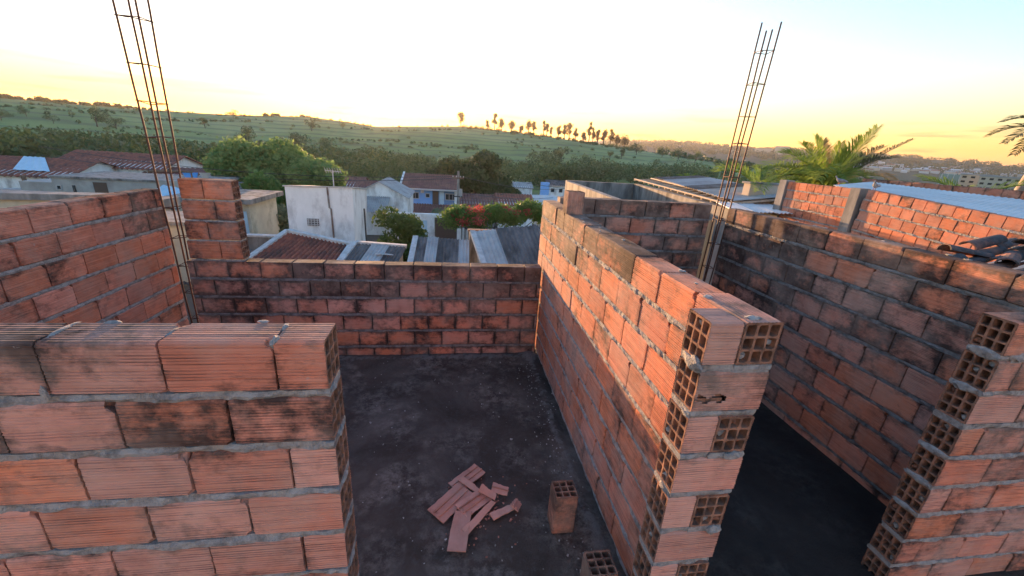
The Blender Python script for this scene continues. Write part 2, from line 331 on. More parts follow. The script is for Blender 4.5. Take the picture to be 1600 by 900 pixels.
def crown_centers(base, w, h, n, rmin=.25, rmax=.42):
    cs, rr = [], []
    for i in range(n):
        a_ = random.uniform(0, 2*PI); q = math.sqrt(random.random()) * .62
        z = random.uniform(.15, .85); q *= math.sin(PI * (z*.8 + .15)) ** .6
        cs.append((base[0] + math.cos(a_)*q*w, base[1] + math.sin(a_)*q*w, base[2] + z*h)); rr.append(random.uniform(rmin, rmax) * min(w, h))
    return cs, rr
def tree(name, label, loc, tall, w, trunk_h, leafm, n=3000, size=.2, clumps=10, group=None, limbs=5, tr=None, squash=.8, cat='tree'):
    t = thing(name, label, cat, loc, group); x, y, z = loc; tr = tr or tall*.025
    m = MB(); top = Vector((x + random.uniform(-.05, .05)*tall, y, z + trunk_h + (tall - trunk_h)*.45))
    m.tube([(x, y, z - .3), (x + .01*tall, y, z + trunk_h*.5), (x, y, z + trunk_h), top], [tr*1.2, tr, tr*.8, tr*.3], 6)
    cs, rr = crown_centers((x, y, z + trunk_h), w/2, tall - trunk_h, clumps)
    for c in cs[:limbs]:
        p0 = Vector((x, y, z + trunk_h * random.uniform(.75, 1))); c = Vector(c); m.tube([p0, p0.lerp(c, .5) + Vector((0, 0, -.03*tall)), c], [tr*.55, tr*.35, tr*.12], 5)
    m.build('trunk', MBARK, t, True)
    V, F = leaves(cs, rr, n, size, squash); link('crown', fast('crown', V, F), leafm, t)
    return t

# eucalyptus row on the hill crest, each tree on its own
CREST = [(0.87, 26, 15), (4.4, 14, 8), (5.33, 27, 9), (6.3, 22, 12), (7.6, 18, 14), (8.9, 12, 8), (9.9, 24, 11), (10.6, 23, 10), (11.9, 27, 6), (12.35, 21, 8), (12.9, 17, 6), (13.9, 21, 9), (14.7, 23, 10),
         (15.35, 27, 12), (16.2, 21, 9), (17.3, 17, 9), (18.0, 33, 9), (18.5, 26, 9), (19.1, 24, 10), (19.9, 25, 12), (20.8, 29, 11), (21.6, 20, 14), (22.6, 19, 20)]
protos = []
def euc(tall, w, label, loc):
    t = thing('eucalyptus_tree', label, 'tree', loc, 'trees along the hill crest'); x, y, z = loc; m = MB()
    m.tube([(x, y, z - 2), (x + .3, y, z + tall*.5), (x, y, z + tall*.9)], [.9, .6, .2], 5)
    cs, rr = [], []
    for i in range(13):
        q = random.uniform(.40, .95); a_ = random.uniform(0, 6.28); d = w*.26*random.random()*(1.25 - q*.7)
        c = (x + math.cos(a_)*d, y + math.sin(a_)*d, z + tall*q); cs.append(c); rr.append(random.uniform(.13, .22)*w)
        m.tube([(x, y, z + tall*q*.75), c], [.22, .08], 4)
    m.build('trunk', MBARK, t); V, F = leaves(cs, rr, 1100, .75, 1.1, .15); link('crown', fast('crown', V, F), MEUC, t)
ORD = ['first', 'second', 'third', 'fourth', 'fifth', 'sixth', 'seventh', 'eighth', 'ninth', 'tenth', 'eleventh', 'twelfth', 'thirteenth', 'fourteenth', 'fifteenth', 'sixteenth', 'seventeenth', 'eighteenth', 'nineteenth', 'twentieth', 'twenty first', 'rightmost']
for ci, (az, ta, wd) in enumerate(CREST):
    r = 640 + random.uniform(-20, 30); x, y = r*math.sin(R(az)), r*math.cos(R(az))
    lab = 'lone round tree standing apart on the hill crest right of the sun' if az < 1 else '%s %s tree from the left in the open row along the hill crest' % (ORD[min(ci - 1, 21)], 'tall slender' if ta > 23 else 'short' if ta < 18 else 'middling')
    euc(ta * (.86 if az > 1 else .72), wd*1.5, lab, (x, y, gz(x, y) - 1))
# scattered field trees: (az, base elevation, height, width)
FT = [(-25.1, 1.35, 9, 12, 'lone small round tree on the ridge line left of the sun'), (-36.2, -.35, 13, 16, 'dark tree at the left end of a clump in the field behind the tall bars'),
      (-34.9, -.45, 10, 18, 'low wide tree in the middle of the field clump on the left'), (-40.5, .15, 6, 12, 'small dark bush far up the left field'), (-42, -.3, 7, 22, 'broad low scrub at the far left of the field'), (-39, -.3, 6, 14, 'low scrub right of the broad scrub on the left field'),
      (-27.8, .0, 9, 9, 'small lone tree in the middle of the terraced field'), (-17.3, .6, 12, 17, 'hazy tall tree clump just under the ridge left of the sun'), (-13.8, 1.1, 7, 14, 'low tree under the ridge closest to the sun'),
      (-24.2, -1.7, 14, 20, 'dark spreading tree rising behind the mango tree'), (-18.8, -2.0, 14, 20, 'large dark tree right of the mango tree'), (-16.2, -2.2, 13, 22, 'wide dark tree between the mango tree and the sun'),
      (14.6, -1.25, 15, 17, 'flat topped tree standing alone above the valley thicket'), (21.0, -.4, 9, 9, 'small tree below the crest row in the green field'), (22.5, -.3, 10, 8, 'small tree under the right end of the crest row'),
      (24.3, .3, 14, 22, 'dark round tree at the right end of the crest'), (27.5, .15, 14, 20, 'dark tree on the lower slope right of the crest row'), (29.5, -.1, 13, 24, 'dark spreading tree on the right shoulder of the hill'), (31.5, -.3, 14, 30, 'broad dark tree at the foot of the right shoulder'),
      (35.5, -1.5, 16, 16, 'dark tree in the green field seen through the right bars'), (34, -.9, 9, 11, 'small tree left of the right bars'), (37.3, -1.4, 13, 12, 'dark tree just right of the right bars')]
for az, el, ta, wd, lab in FT:
    x, y, z, rr_ = on_ground(az, el); tree('field_tree', lab, (x, y, z), ta, wd, ta*.22, MLEAFW, 900, ta*.035, 9, None, 4)
# valley woods: one mass
cs, rr = [], []
def wood(az0, az1, r0, r1, n, h0, h1, drop=0):
    for i in range(n):
        az = random.uniform(az0, az1); r = math.sqrt(random.uniform(r0*r0, r1*r1)); x, y = r*math.sin(R(az)), r*math.cos(R(az)); hh = random.uniform(h0, h1); z = gz(x, y)
        for q in range(2):
            cs.append((x + random.uniform(-1, 1)*hh*.3, y + random.uniform(-1, 1)*hh*.3, z + hh*(.4 + .22*q))); rr.append(hh*.38)
wood(-60, -33, 150, 235, 210, 9, 13); wood(-33, -22, 130, 235, 90, 8, 12); wood(-22, -8, 120, 260, 130, 7, 12); wood(-8, 12, 150, 255, 120, 7, 10.5)
wood(12, 21, 160, 250, 60, 7, 12); wood(19, 34, 200, 330, 110, 6, 11); wood(10, 22, 330, 380, 36, 6, 9); wood(27, 46, 170, 400, 90, 6, 11); wood(44, 75, 250, 520, 170, 7, 11)
V, F = leaves(cs, rr, 150000, .62, .85, .6); tag(link('woodland', fast('woodland', V, F), MLEAFW), 'dense dark woods filling the valley behind the houses', 'woods', kind='stuff')
cs, rr = [], []
for i in range(44):
    az = random.uniform(-46, -32) if i < 38 else random.uniform(-22, -15); r = random.uniform(680, 720); x, y = r*math.sin(R(az)), r*math.cos(R(az)); cs.append((x, y, gz(x, y) + 1)); rr.append(random.uniform(2, 5.5))
V, F = leaves(cs, rr, 16000, 1.1, .8, .3); tag(link('ridge_trees', fast('ridge_trees', V, F), MLEAFD), 'low line of scrub and trees along the left ridge', 'woods', kind='stuff')
cs, rr = [], []
for line in range(16):
    a0 = random.uniform(-45, 20); ln = random.uniform(4, 16); r0 = random.uniform(370, 640)
    for k in range(int(ln*3.2)):
        az = a0 + ln*random.random(); r = r0 + random.gauss(0, 3) + 14*math.sin(az*.25 + line); x, y = r*math.sin(R(az)), r*math.cos(R(az)); q = random.uniform(.7, 1.9); cs.append((x, y, gz(x, y) + q*.4)); rr.append(q)
for i in range(170):
    az = random.uniform(-46, 27); r = random.uniform(335, 660); x, y = r*math.sin(R(az)), r*math.cos(R(az)); q = random.uniform(.7, 2.4); cs.append((x, y, gz(x, y) + q*.4)); rr.append(q)
for i in range(150):
    az = random.uniform(1, 24); r = random.uniform(560, 650); x, y = r*math.sin(R(az)), r*math.cos(R(az)); q = random.uniform(1.2, 3.6); cs.append((x, y, gz(x, y) + q*.4)); rr.append(q)
V, F = leaves(cs, rr, 30000, .55, .8, .3); tag(link('field_scrub', fast('field_scrub', V, F), MLEAFW), 'scattered scrub and hedge lines across the terraced hillside', 'scrub', kind='stuff')
cs, rr = [], []
for i in range(900):
    az = random.uniform(20, 66); r = random.uniform(1500, 2250); x, y = r*math.sin(R(az)), r*math.cos(R(az)); cs.append((x, y, gz(x, y) + 4)); rr.append(random.uniform(7, 14))
for i in range(350):
    az = random.uniform(27, 66); r = random.uniform(620, 1100); x, y = r*math.sin(R(az)), r*math.cos(R(az)); cs.append((x, y, gz(x, y) + 2)); rr.append(random.uniform(4, 8))
V, F = leaves(cs, rr, 60000, 2.4, .7, .6); tag(link('distant_trees', fast('distant_trees', V, F), MLEAFD), 'far tree cover along the ridges and slopes on the horizon', 'woods', kind='stuff')

# ------------------------------------------------------------------ bricks
BL, BT, BH = .302, .142, .174
def rib_profile(seed):
    """closed outline (y, z) of a ribbed block: fine ribs in bands on the faces"""
    rnd = random.Random(seed); d = .0022; pts = []
    def side(sign):
        zs = []; n = 15; o = []
        for i in range(n):
            z0 = -BH/2 + .006 + (BH - .012)*i/n; st = (BH - .012)/n; groove = (i % 5) != 2
            o += [(0, z0 + st*.12), (0, z0 + st*.6)]
            if groove: o += [(d*rnd.uniform(.7, 1.4), z0 + st*.72), (d*rnd.uniform(.7, 1.4), z0 + st*.92)]
        return o
    r_ = side(1)
    for dd, z in r_: pts.append((BT/2 - dd, z))
    n = 9
    top = []
    for i in range(n):
        y0 = BT/2 - .006 - (BT - .012)*i/n; st = (BT - .012)/n
        top += [(y0 - st*.1, 0), (y0 - st*.65, 0), (y0 - st*.75, d), (y0 - st*.92, d)]
    for y, dd in top: pts.append((y, BH/2 - dd))
    for dd, z in r_[::-1]: pts.append((-BT/2 + dd, z))
    for y, dd in top[::-1]: pts.append((y, -BH/2 + dd))
    return pts
def ribbed_mesh(seed, open_ends=False):
    rnd = random.Random(seed*7); pr = rib_profile(seed); n = len(pr); V = []; F = []
    xs = [-BL/2, -BL/2 + .018, BL/2 - .018, BL/2]; chips = [(rnd.choice((0, 3)), rnd.choice((-1, 1)), rnd.choice((-1, 1)), rnd.uniform(.010, .034)) for _ in range(3)]
    for k, x in enumerate(xs):
        sh = .992 if k in (0, 3) else 1
        for i, (y, z) in enumerate(pr):
            ch = rnd.uniform(-.0015, .0015) if k in (0, 3) else 0
            for ck, sy, sz_, cr_ in ([] if open_ends else chips):
                if ck == k:
                    dq = math.hypot(y - sy*BT/2, z - sz_*BH/2)
                    if dq < cr_: ch += (1 if k == 0 else -1)*min(.016, (cr_ - dq)*.8); y_ = sy*(cr_ - dq)*.35; y -= y_; z -= sz_*(cr_ - dq)*.35
            V.append((x + ch, y*sh, z*sh))
    for k in range(3):
        for i in range(n): F.append((k*n + i, (k+1)*n + i, (k+1)*n + (i+1) % n, k*n + (i+1) % n))
    if not open_ends: F.append(tuple(range(n))); F.append(tuple(range(3*n, 4*n))[::-1])
    me = bpy.data.meshes.new('ribbed_brick'); me.from_pydata(V, [], F); me.update(); return me
def box_mesh(seed):
    rnd = random.Random(seed*13); bm = bmesh.new(); bmesh.ops.create_cube(bm, size=1)
    for v in bm.verts: v.co = Vector((v.co.x*BL, v.co.y*BT, v.co.z*BH)) + Vector([rnd.uniform(-.0025, .0025) for _ in range(3)])
    bmesh.ops.bevel(bm, geom=bm.edges[:], offset=.005, segments=1, affect='EDGES')
    me = bpy.data.meshes.new('plain_brick'); bm.to_mesh(me); bm.free(); return me
def lattice(m, x0, sgn, depth, rnd, y2=BT/2 - .003, z2=BH/2 - .003):
    """3x3 cored end face at x0, holes running inward"""
    wl = .0085; cy = (2*y2 - 4*wl)/3; cz = (2*z2 - 4*wl)/3
    ys = [-y2 + wl + i*(cy + wl) for i in range(3)]; zs = [-z2 + wl + i*(cz + wl) for i in range(3)]
    gy = sorted([-y2, y2] + [v for q in ys for v in (q, q + cy)]); gz_ = sorted([-z2, z2] + [v for q in zs for v in (q, q + cz)])
    J = {(i, j): (rnd.uniform(-.0012, .0012), rnd.uniform(-.0012, .0012), rnd.uniform(-.002, .001)) for i in range(8) for j in range(8)}
    def P(i, j, dx=0):
        a_, b_, c_ = J[(i, j)] if 0 < i < 7 and 0 < j < 7 else (0, 0, 0)
        return (x0 - sgn*dx + sgn*c_, gy[i] + a_, gz_[j] + b_)
    for i in range(7):
        for j in range(7):
            if i % 2 and j % 2:
                c = .0045; y0, y1, z0, z1 = i, i+1, j, j+1
                q = [P(y0, z0), P(y1, z0), P(y1, z1), P(y0, z1)]; b_ = [(x0 - sgn*depth, p[1], p[2]) for p in q]
                m.add(q + b_, [(0, 1, 5, 4), (1, 2, 6, 5), (2, 3, 7, 6), (3, 0, 4, 7), (4, 5, 6, 7)])
                for k in range(4):   # rounded hole corners
                    p = Vector(q[k]); nx = Vector(q[(k+1) % 4]); pv = Vector(q[k-1]); aa = p + (nx - p).normalized()*c; bb = p + (pv - p).normalized()*c
                    dpt = Vector((-sgn*.03, 0, 0)); m.add([p, aa, bb, aa + dpt, bb + dpt], [(0, 1, 2), (1, 3, 4, 2)])
            else: m.add([P(i, j), P(i+1, j), P(i+1, j+1), P(i, j+1)], [(0, 1, 2, 3)])
RIB = [ribbed_mesh(s) for s in range(9)]; BOX = [box_mesh(s) for s in range(4)]
HOL = []
for s in range(3):
    me = ribbed_mesh(20 + s, True); sh = MB(); sh.v = [tuple(v.co) for v in me.vertices]; sh.f = [tuple(p.vertices) for p in me.polygons]; nshell = len(sh.f)
    rnd = random.Random(s); lattice(sh, BL/2 - .001, 1, .11, rnd); lattice(sh, -BL/2 + .001, -1, .11, rnd)
    hm = sh.mesh('hollow_brick'); hm.materials.append(MBRICK); hm.materials.append(MHOLEP)
    for i, p in enumerate(hm.polygons): p.material_index = 0 if i < nshell else 1
    HOL.append(hm)
for me in RIB: me.materials.append(MBRICK)
for me in BOX: me.materials.append(MBRICKF)

def place(parent, me, c, rz=0, sx=1, rx=0, ry=0, col=(0, .3, 0), name='brick', sc=None):
    o = bpy.data.objects.new(name, me); COL.objects.link(o); o.parent = parent
    o.location = Vector(c) - parent.location if parent.rotation_euler.x == 0 else c
    o.rotation_euler = (rx, ry, rz); o.scale = sc or (sx, 1, 1); o.color = (*col, 1); return o
def mortar(parent, axis, face, t, s, e, z, m, sgn=1, seed=0, hh=.0148, bul=1.0, name='mortar_bed'):
    """one bed joint: a strip with an uneven squeezed-out edge. face = visible face coordinate, sgn = direction of depth"""
    n = max(4, int((e - s)/.02)); V = []; F = []
    for i in range(n + 1):
        p = s + (e - s)*i/n
        for q, (fc, dr) in enumerate(((face, -1), (face + sgn*t, 1))):
            for zi in (-1, 0, 1):
                k = mn.noise(Vector((p*9, z*7 + zi*.35, seed + q*5))) + .6*mn.noise(Vector((p*31, z*9 + zi, seed)))
                off = (-.005 + (.004 if zi == 0 else 0) + .0085*k*bul)*dr*sgn
                zz = z + zi*(hh + (.004*mn.noise(Vector((p*14, 3+zi, seed + z))) if zi else 0))
                c = fc + off; V.append((p, c, zz) if axis == 'x' else (c, p, zz))
    for i in range(n):
        b0 = i*6; b1 = b0 + 6
        F += [(b0, b1, b1+1, b0+1), (b0+1, b1+1, b1+2, b0+2), (b0+3, b0+4, b1+4, b1+3), (b0+4, b0+5, b1+5, b1+4), (b0+2, b1+2, b1+5, b0+5), (b0, b0+3, b1+3, b1)]
    F += [(0, 1, 4, 3), (1, 2, 5, 4)]; b0 = n*6; F += [(b0, b0+3, b0+4, b0+1), (b0+1, b0+4, b0+5, b0+2)]
    me = bpy.data.meshes.new(name); me.from_pydata(V, [], F); me.update()
    bm = bmesh.new(); bm.from_mesh(me); bmesh.ops.recalc_face_normals(bm, faces=bm.faces); bm.to_mesh(me); bm.free()
    return link(name, me, m, parent)
def brick_wall(label, axis, face, s, e, top, rows, phase, meshes, sgn=1, t=BT, hol_s=(), hol_e=(), mort=None, stainf=None, huef=None, edge=.4, ends=None, pitch=.31, ph=.2, jit=1, bul=1.0, core=True, hscale=1, group=None):
    loc = ((s+e)/2, face, top - rows*ph) if axis == 'x' else (face, (s+e)/2, top - rows*ph)
    T = thing('brick_wall', label, 'wall', loc, group); rnd = random.Random(hash(label) % 1000 if False else len(label)*7)
    mort = mort or MMORT; lx = pitch - .008
    for k in range(rows):
        zc = top - BH/2*hscale - k*ph; s_, e_ = (ends[k] if ends and k in ends else (s, e))
        p = phase[k % len(phase)]; i = math.floor((s_ - p)/pitch) - 1
        while True:
            a0 = p + i*pitch; a1 = a0 + pitch; i += 1
            if a0 >= e_ - 1e-4: break
            q0, q1 = max(a0, s_), min(a1, e_)
            if q1 - q0 < .035: continue
            hs = (q0 <= s_ + 1e-3 and k in hol_s) or (q1 >= e_ - 1e-3 and k in hol_e)
            me = random.choice(HOL) if hs else random.choice(meshes)
            ln = q1 - q0 - .008; cc = (q0 + q1)/2; cy = face + sgn*t/2 + rnd.uniform(-.003, .003)*jit
            c = (cc, cy, zc + rnd.uniform(-.003, .003)*jit) if axis == 'x' else (cy, cc, zc + rnd.uniform(-.003, .003)*jit)
            st = stainf(cc, k) if stainf else .2; hu = huef(rnd) if huef else rnd.random()
            rz = (0 if axis == 'x' else PI/2) + rnd.uniform(-.012, .012)*jit + (PI if rnd.random() < .5 and not hs else 0)
            place(T, me, c, rz, 1, rnd.uniform(-.01, .01)*jit, rnd.uniform(-.008, .008)*jit, (max(0, min(1, st + rnd.uniform(-.15, .15))), hu, edge), sc=(ln/BL, t/BT, hscale))
        if k < rows:
            mortar(T, axis, face, t, s_ + .004, e_ - .004, top - BH*hscale - k*ph - (ph - BH*hscale)/2, mort, sgn, len(label) + k*3.1, (ph - BH*hscale)/2 + .0018, bul)
    if core:  # added slab inside the wall to stop light showing through dry joints
        zt = top - .06 - (ph*0); zb = top - rows*ph + .02; m = MB()
        a0, a1 = s + .16, e - .16
        if a1 > a0:
            if axis == 'x': m.box(((a0+a1)/2, face + sgn*t/2, (zt+zb)/2), (a1 - a0, .05, zt - zb))
            else: m.box((face + sgn*t/2, (a0+a1)/2, (zt+zb)/2), (.05, a1 - a0, zt - zb))
            m.build('light_stop_core', MMORTD, T)
    return T
hue_o = lambda r: min(1, max(0, r.gauss(.34, .2)))
# 1 the near wall on the left, seen from above
WA = brick_wall('near brick wall at the lower left with pale mortar, cut off at the floor opening', 'x', 1.16, -2.88, -.382, 1.76, 9, (-.534, -.382), RIB, hol_e=range(9),
     stainf=lambda p, k: .66 if k == 1 else (.36 if k == 0 else .16), huef=lambda r: min(1, max(0, r.gauss(.25, .18))), edge=.28, bul=1.8)
# 2 long wall on the left
WL = brick_wall('long brick wall running away along the left edge, bare end at the first rebar column', 'y', -2.9, 1.34, 4.52, 1.765, 9, (.09, .24), RIB, sgn=-1,
     stainf=lambda p, k: (.62 if p > 4.0 and k < 2 else .28) if k < 2 else .16, huef=lambda r: min(1, max(0, r.gauss(.36, .16))), edge=.35, bul=1.1)
# 3 back wall: low sill, with a tall pier at its left end
WB = brick_wall('low sooty brick sill wall across the far end of the left room, a taller pier at its left end', 'x', 4.29, -2.66, 1.015, 1.09, 6, (-1.043, -1.198), BOX, mort=MMORTD,
     stainf=lambda p, k: .60 if k < 2 else .34, huef=lambda r: min(1, max(0, r.gauss(.5, .35))), edge=.75, ends={})
for k in range(4):
    z = 1.09 + .2*(k+1) - BH/2; zb = 1.09 + .2*k; x1 = -2.115; x0 = -2.62 + .01*k
    segs = [(x0, x0 + .21), (x0 + .21, x1)] if k % 2 else [(x0, x0 + .30), (x0 + .30, x1)]
    for q, (b0, b1) in enumerate(segs):
        place(WB, HOL[k % 3] if q else RIB[k % 9], ((b0+b1)/2, 4.361, z + .003), 0, 1, 0, 0, (.32 + .1*(k == 0), .6, .4), sc=((b1 - b0 - .01)/BL, 1, 1.06))
    mortar(WB, 'x', 4.295, BT - .01, x0 + .01, x1 - .012, zb + .008, MMORT, 1, 40 + k, .011, .9)
# 4 dividing wall between the rooms with the stepped pilaster end
WC = brick_wall('sunlit brick dividing wall running from the cored pilaster towards the back', 'y', 1.03, 1.16, 4.62, 1.82, 9, (1.16, 1.305), RIB, t=.155, hol_s=(0, 2, 4, 6, 8),
     stainf=lambda p, k: (.78 if p > 2.1 else .34) if k == 0 else ((.66 if p > 2.4 else .3) if k == 1 else .16), huef=lambda r: min(1, max(0, r.gauss(.5, .17))), edge=.3, ends={k: (1.305, 4.62) for k in (1, 3, 5, 7)}, bul=1.3)
for k in range(9):
    zc = 1.82 - BH/2 - k*.2
    if k % 2 == 0: place(WC, HOL[k % 3], (.965, 1.235, zc), rz=random.uniform(-.02, .02), col=(.12, .05, .15), sc=(.128/BL, 1, 1))
    else: place(WC, HOL[k % 3], (1.045, 1.233, zc), rz=random.uniform(-.012, .012), col=(.5 if k == 1 else .12, .08, .15), sc=(.285/BL, 1, 1))
    mortar(WC, 'x', 1.163, .14, .903, 1.183, zc - BH/2 - .013, MMORT, 1, 70 + k, .015, 1.6)
# 5 back wall of the right room
WD = brick_wall('blackened brick wall across the back of the right room, ending at the second rebar column', 'x', 4.45, 1.19, 3.07, 1.87, 10, (1.30, 1.14), BOX, mort=MMORTD,
     stainf=lambda p, k: .80 if k == 0 and (p < 2.4 or p > 2.9) else .42, huef=lambda r: min(1, max(0, r.gauss(.5, .2))), edge=.7)
# 6 long right wall
WE = brick_wall('long sooty brick wall along the right side of the right room', 'y', 3.25, 1.5, 4.40, 1.845, 10, (.24, .085), RIB, mort=MMORTD,
     stainf=lambda p, k: (.85 if p > 3.0 else .5) if k == 0 else ((.75 if k < 4 else .45) if p > 3.1 else .34 if k < 4 else .08), huef=lambda r: min(1, max(0, r.gauss(.5, .35))), edge=.65, bul=1.4)
# 7 near right wall
WF = brick_wall('short near brick wall at the lower right showing a column of cored block ends', 'x', 1.35, 2.6, 4.1, 1.73, 9, (2.6, 2.75), RIB, hol_s=range(9),
     stainf=lambda p, k: .28, huef=lambda r: min(1, max(0, r.gauss(.25, .25))), edge=.5, bul=1.6)
def lump(parent, c, r_, sq=(1, 1, 1), m_=None, seed=0):
    bm = bmesh.new(); bmesh.ops.create_icosphere(bm, subdivisions=2, radius=r_)
    for v in bm.verts:
        k = 1 + .5*mn.noise(v.co*(1.6/r_) + Vector((seed, 0, 0))) + .3*mn.noise(v.co*(4/r_) + Vector((0, seed, 0))); v.co = Vector((v.co.x*sq[0]*k, v.co.y*sq[1]*k, v.co.z*sq[2]*k)) + Vector(c)
    me = bpy.data.meshes.new('mortar_lump'); bm.to_mesh(me); bm.free(); return link('mortar_lump', me, m_ or MMORT, parent)
for i, (c, r_, sq) in enumerate([((.898, 1.215, 1.636), .030, (.45, 1.9, 1)), ((.90, 1.19, 1.43), .018, (.5, 1.6, .8)), ((.90, 1.22, 1.03), .016, (.5, 1.8, .8)), ((1.09, 1.20, 1.822), .022, (1.5, .9, .35)), ((1.05, 1.42, 1.822), .016, (1.2, 1.4, .35)), ((1.14, 1.158, .83), .028, (1.3, .5, .8)), ((1.13, 1.158, 1.235), .022, (1.8, .5, .8))]): lump(WC, c, r_, sq, None, i*3)
for i, (c, r_, sq) in enumerate([((-.53, 1.18, 1.752), .022, (.7, 1.1, .8)), ((-.535, 1.27, 1.757), .018, (.6, 1.6, .5)), ((-.846, 1.24, 1.757), .014, (.5, 2.6, .5)), ((-1.15, 1.25, 1.757), .020, (.7, 2.6, .45)), ((-1.16, 1.155, 1.60), .012, (.8, .5, 2.2)), ((-1.05, 1.30, 1.76), .016, (1.6, .8, .4)), ((-.62, 1.31, 1.76), .012, (1.6, .8, .4))]): lump(WA, c, r_, sq, None, 20 + i*3)
for k in range(9): lump(WA, (-.384, 1.20 + .05*random.random(), 1.76 - .187 - .2*k), .014, (.5, 2.4, .9), None, 50 + k)
for i, (c, r_, sq) in enumerate([((2.60, 1.42, 1.545), .032, (.5, 1.8, .8)), ((2.72, 1.35, 1.545), .03, (2.0, .4, .8)), ((2.60, 1.42, 1.345), .03, (.5, 1.8, .8)), ((2.66, 1.36, 1.345), .026, (2.0, .5, .8)), ((2.60, 1.42, .945), .028, (.4, 2.2, .7)), ((2.60, 1.42, .745), .026, (.4, 2.4, .7)), ((2.60, 1.42, .545), .026, (.4, 2.4, .7))]): lump(WF, c, r_, sq, None, 80 + i*3)
for i in range(8): lump(WC, (1.03 + random.uniform(.02, .13), random.uniform(1.5, 3.4), 1.822), random.uniform(.006, .013), (1, 1.6, .4), None, 110 + i)
for i in range(7): lump(WE, (3.27 + random.uniform(0, .1), random.uniform(1.7, 4), 1.848), random.uniform(.008, .016), (1, 1.6, .4), None, 130 + i)
def broken_brick():
    pr = rib_profile(33); n = len(pr); rnd = random.Random(4); xs_ = [-BL/2 + BL*i/24 for i in range(25)]; V = []; F = []
    for x in xs_:
        for (y, z) in pr: V.append((x + rnd.uniform(-.002, .002), y, z + rnd.uniform(-.0005, .0005)))
    for k in range(24):
        lo, hi = -.040 + .006*math.sin(k*1.3), -.012 + .009*math.sin(k*.9 + 1)
        for i in range(n):
            y, z = pr[i]; gone = y < -BT/2 + .02 and lo < z < hi and 1 <= k <= 10 and not (k == 5 and z > -.02)
            if not gone: F.append((k*n + i, (k+1)*n + i, (k+1)*n + (i+1) % n, k*n + (i+1) % n))
    sh = MB(); sh.add(V, F); ns = len(sh.f); lattice(sh, BL/2 - .001, 1, .13, rnd); lattice(sh, -BL/2 + .001, -1, .13, rnd); me = sh.mesh('broken_brick'); me.materials.append(MBRICK); me.materials.append(MHOLEP)
    for i, p in enumerate(me.polygons): p.material_index = 0 if i < ns else 1
    return me
_b = [o for o in WC.children if o.name.startswith('brick') and abs(o.location.x + WC.location.x - 1.045) < .01 and abs(o.location.z + WC.location.z - (1.82 - BH/2 - .2)) < .01][0]
_b.data = broken_brick(); _b.rotation_euler = (0, 0, 0)
def plug(parent, c, seed): lump(parent, c, random.uniform(.016, .024), (1, 1, .8), MMORT if seed % 3 else MHOLE, seed)
pz = lambda k: 1.82 - BH/2 - .2*k
for i, (k, a_, b_) in enumerate([(0, 1, 2), (1, 0, 0), (2, 2, 0), (3, 1, 0), (4, 0, 1), (4, 2, 2), (5, 1, 1), (6, 0, 0)]): plug(WC, (.925, 1.235 + (a_ - 1)*.045, pz(k) + (b_ - 1)*.055), 200 + i)
for i, (k, a_, b_) in enumerate([(0, 0, 0), (0, 2, 1), (2, 1, 2), (2, 0, 1), (4, 1, 0), (4, 2, 0), (6, 0, 1)]): plug(WC, (1.108 + (a_ - 1)*.045, 1.19, pz(k) + (b_ - 1)*.055), 220 + i)
for i, (k, a_, b_) in enumerate([(0, 2, 0), (1, 0, 2), (1, 1, 1), (2, 2, 2), (2, 0, 0), (3, 1, 2), (4, 2, 0), (5, 0, 1), (6, 1, 0), (6, 2, 2), (7, 0, 0)]): plug(WF, (2.63, 1.42 + (a_ - 1)*.045, 1.73 - BH/2 - .2*k + (b_ - 1)*.055), 240 + i)
# lone blocks
t = thing('hollow_brick', 'weathered half block standing upright on top of the dividing wall at the back', 'brick', (1.10, 3.62, 1.822))
place(t, HOL[0], (1.10, 3.62, 1.822 + .1), rz=0, ry=PI/2, col=(.45, .9, .3), sc=(.66, 1.1, .9))
t = thing('hollow_brick', 'hollow block standing on end on the dark floor beside the dividing wall', 'brick', (.735, 1.93, 0))
place(t, HOL[1], (.735, 1.925, .15), rz=0, ry=PI/2, rx=0, col=(.42, .75, .4), sc=(1, 1, .86)); t2 = t
t = thing('hollow_brick', 'hollow block standing on end at the bottom edge near the pilaster foot', 'brick', (.80, 1.43, 0))
place(t, HOL[2], (.80, 1.43, .15), rz=0, ry=PI/2, col=(.4, .75, .4), sc=(1, 1, .86))

# ------------------------------------------------------------------ slab floor
xs = np.arange(-3.05, 4.2, .03); ys = np.arange(-2.5, 4.62, .03); XX, YY = np.meshgrid(xs, ys, indexing='ij')
ZZ = np.zeros_like(XX)
for i in range(XX.shape[0]):
    for j in range(XX.shape[1]):
        x, y = XX[i, j], YY[i, j]; v = mn.noise(Vector((x*1.3, y*1.3, 0)))*.010 + mn.noise(Vector((x*6, y*6, 3)))*.004
        rg = mn.noise(Vector((x*15, y*15, 7)))
        d = abs(x - (.93 + .05*mn.noise(Vector((0, y*3, 0)))))       # mortar droppings along the dividing wall
        if y > 1.2: v += max(0, 1 - d/.10)*.035*(.6 + .8*abs(rg)); v += max(0, 1 - abs(x - .78 - .06*mn.noise(Vector((1, y*2, 5))))/.06)*.015*abs(rg)
        v += max(0, 1 - abs(x - 2.75 - .1*mn.noise(Vector((0, y*2, 9))))/.07)*.03*abs(rg) + max(0, 1 - abs(x - 1.95 - .3*(3-y)*.2)/.1)*.02*max(0, rg)
        v += max(0, 1 - abs(y - 4.2)/.14)*.03*(.6 + abs(rg))
        ZZ[i, j] = v - .012
ni, nj = XX.shape; idx = np.arange(ni*nj).reshape(ni, nj); Fq = np.stack([idx[:-1, :-1], idx[1:, :-1], idx[1:, 1:], idx[:-1, 1:]], -1).reshape(-1, 4)
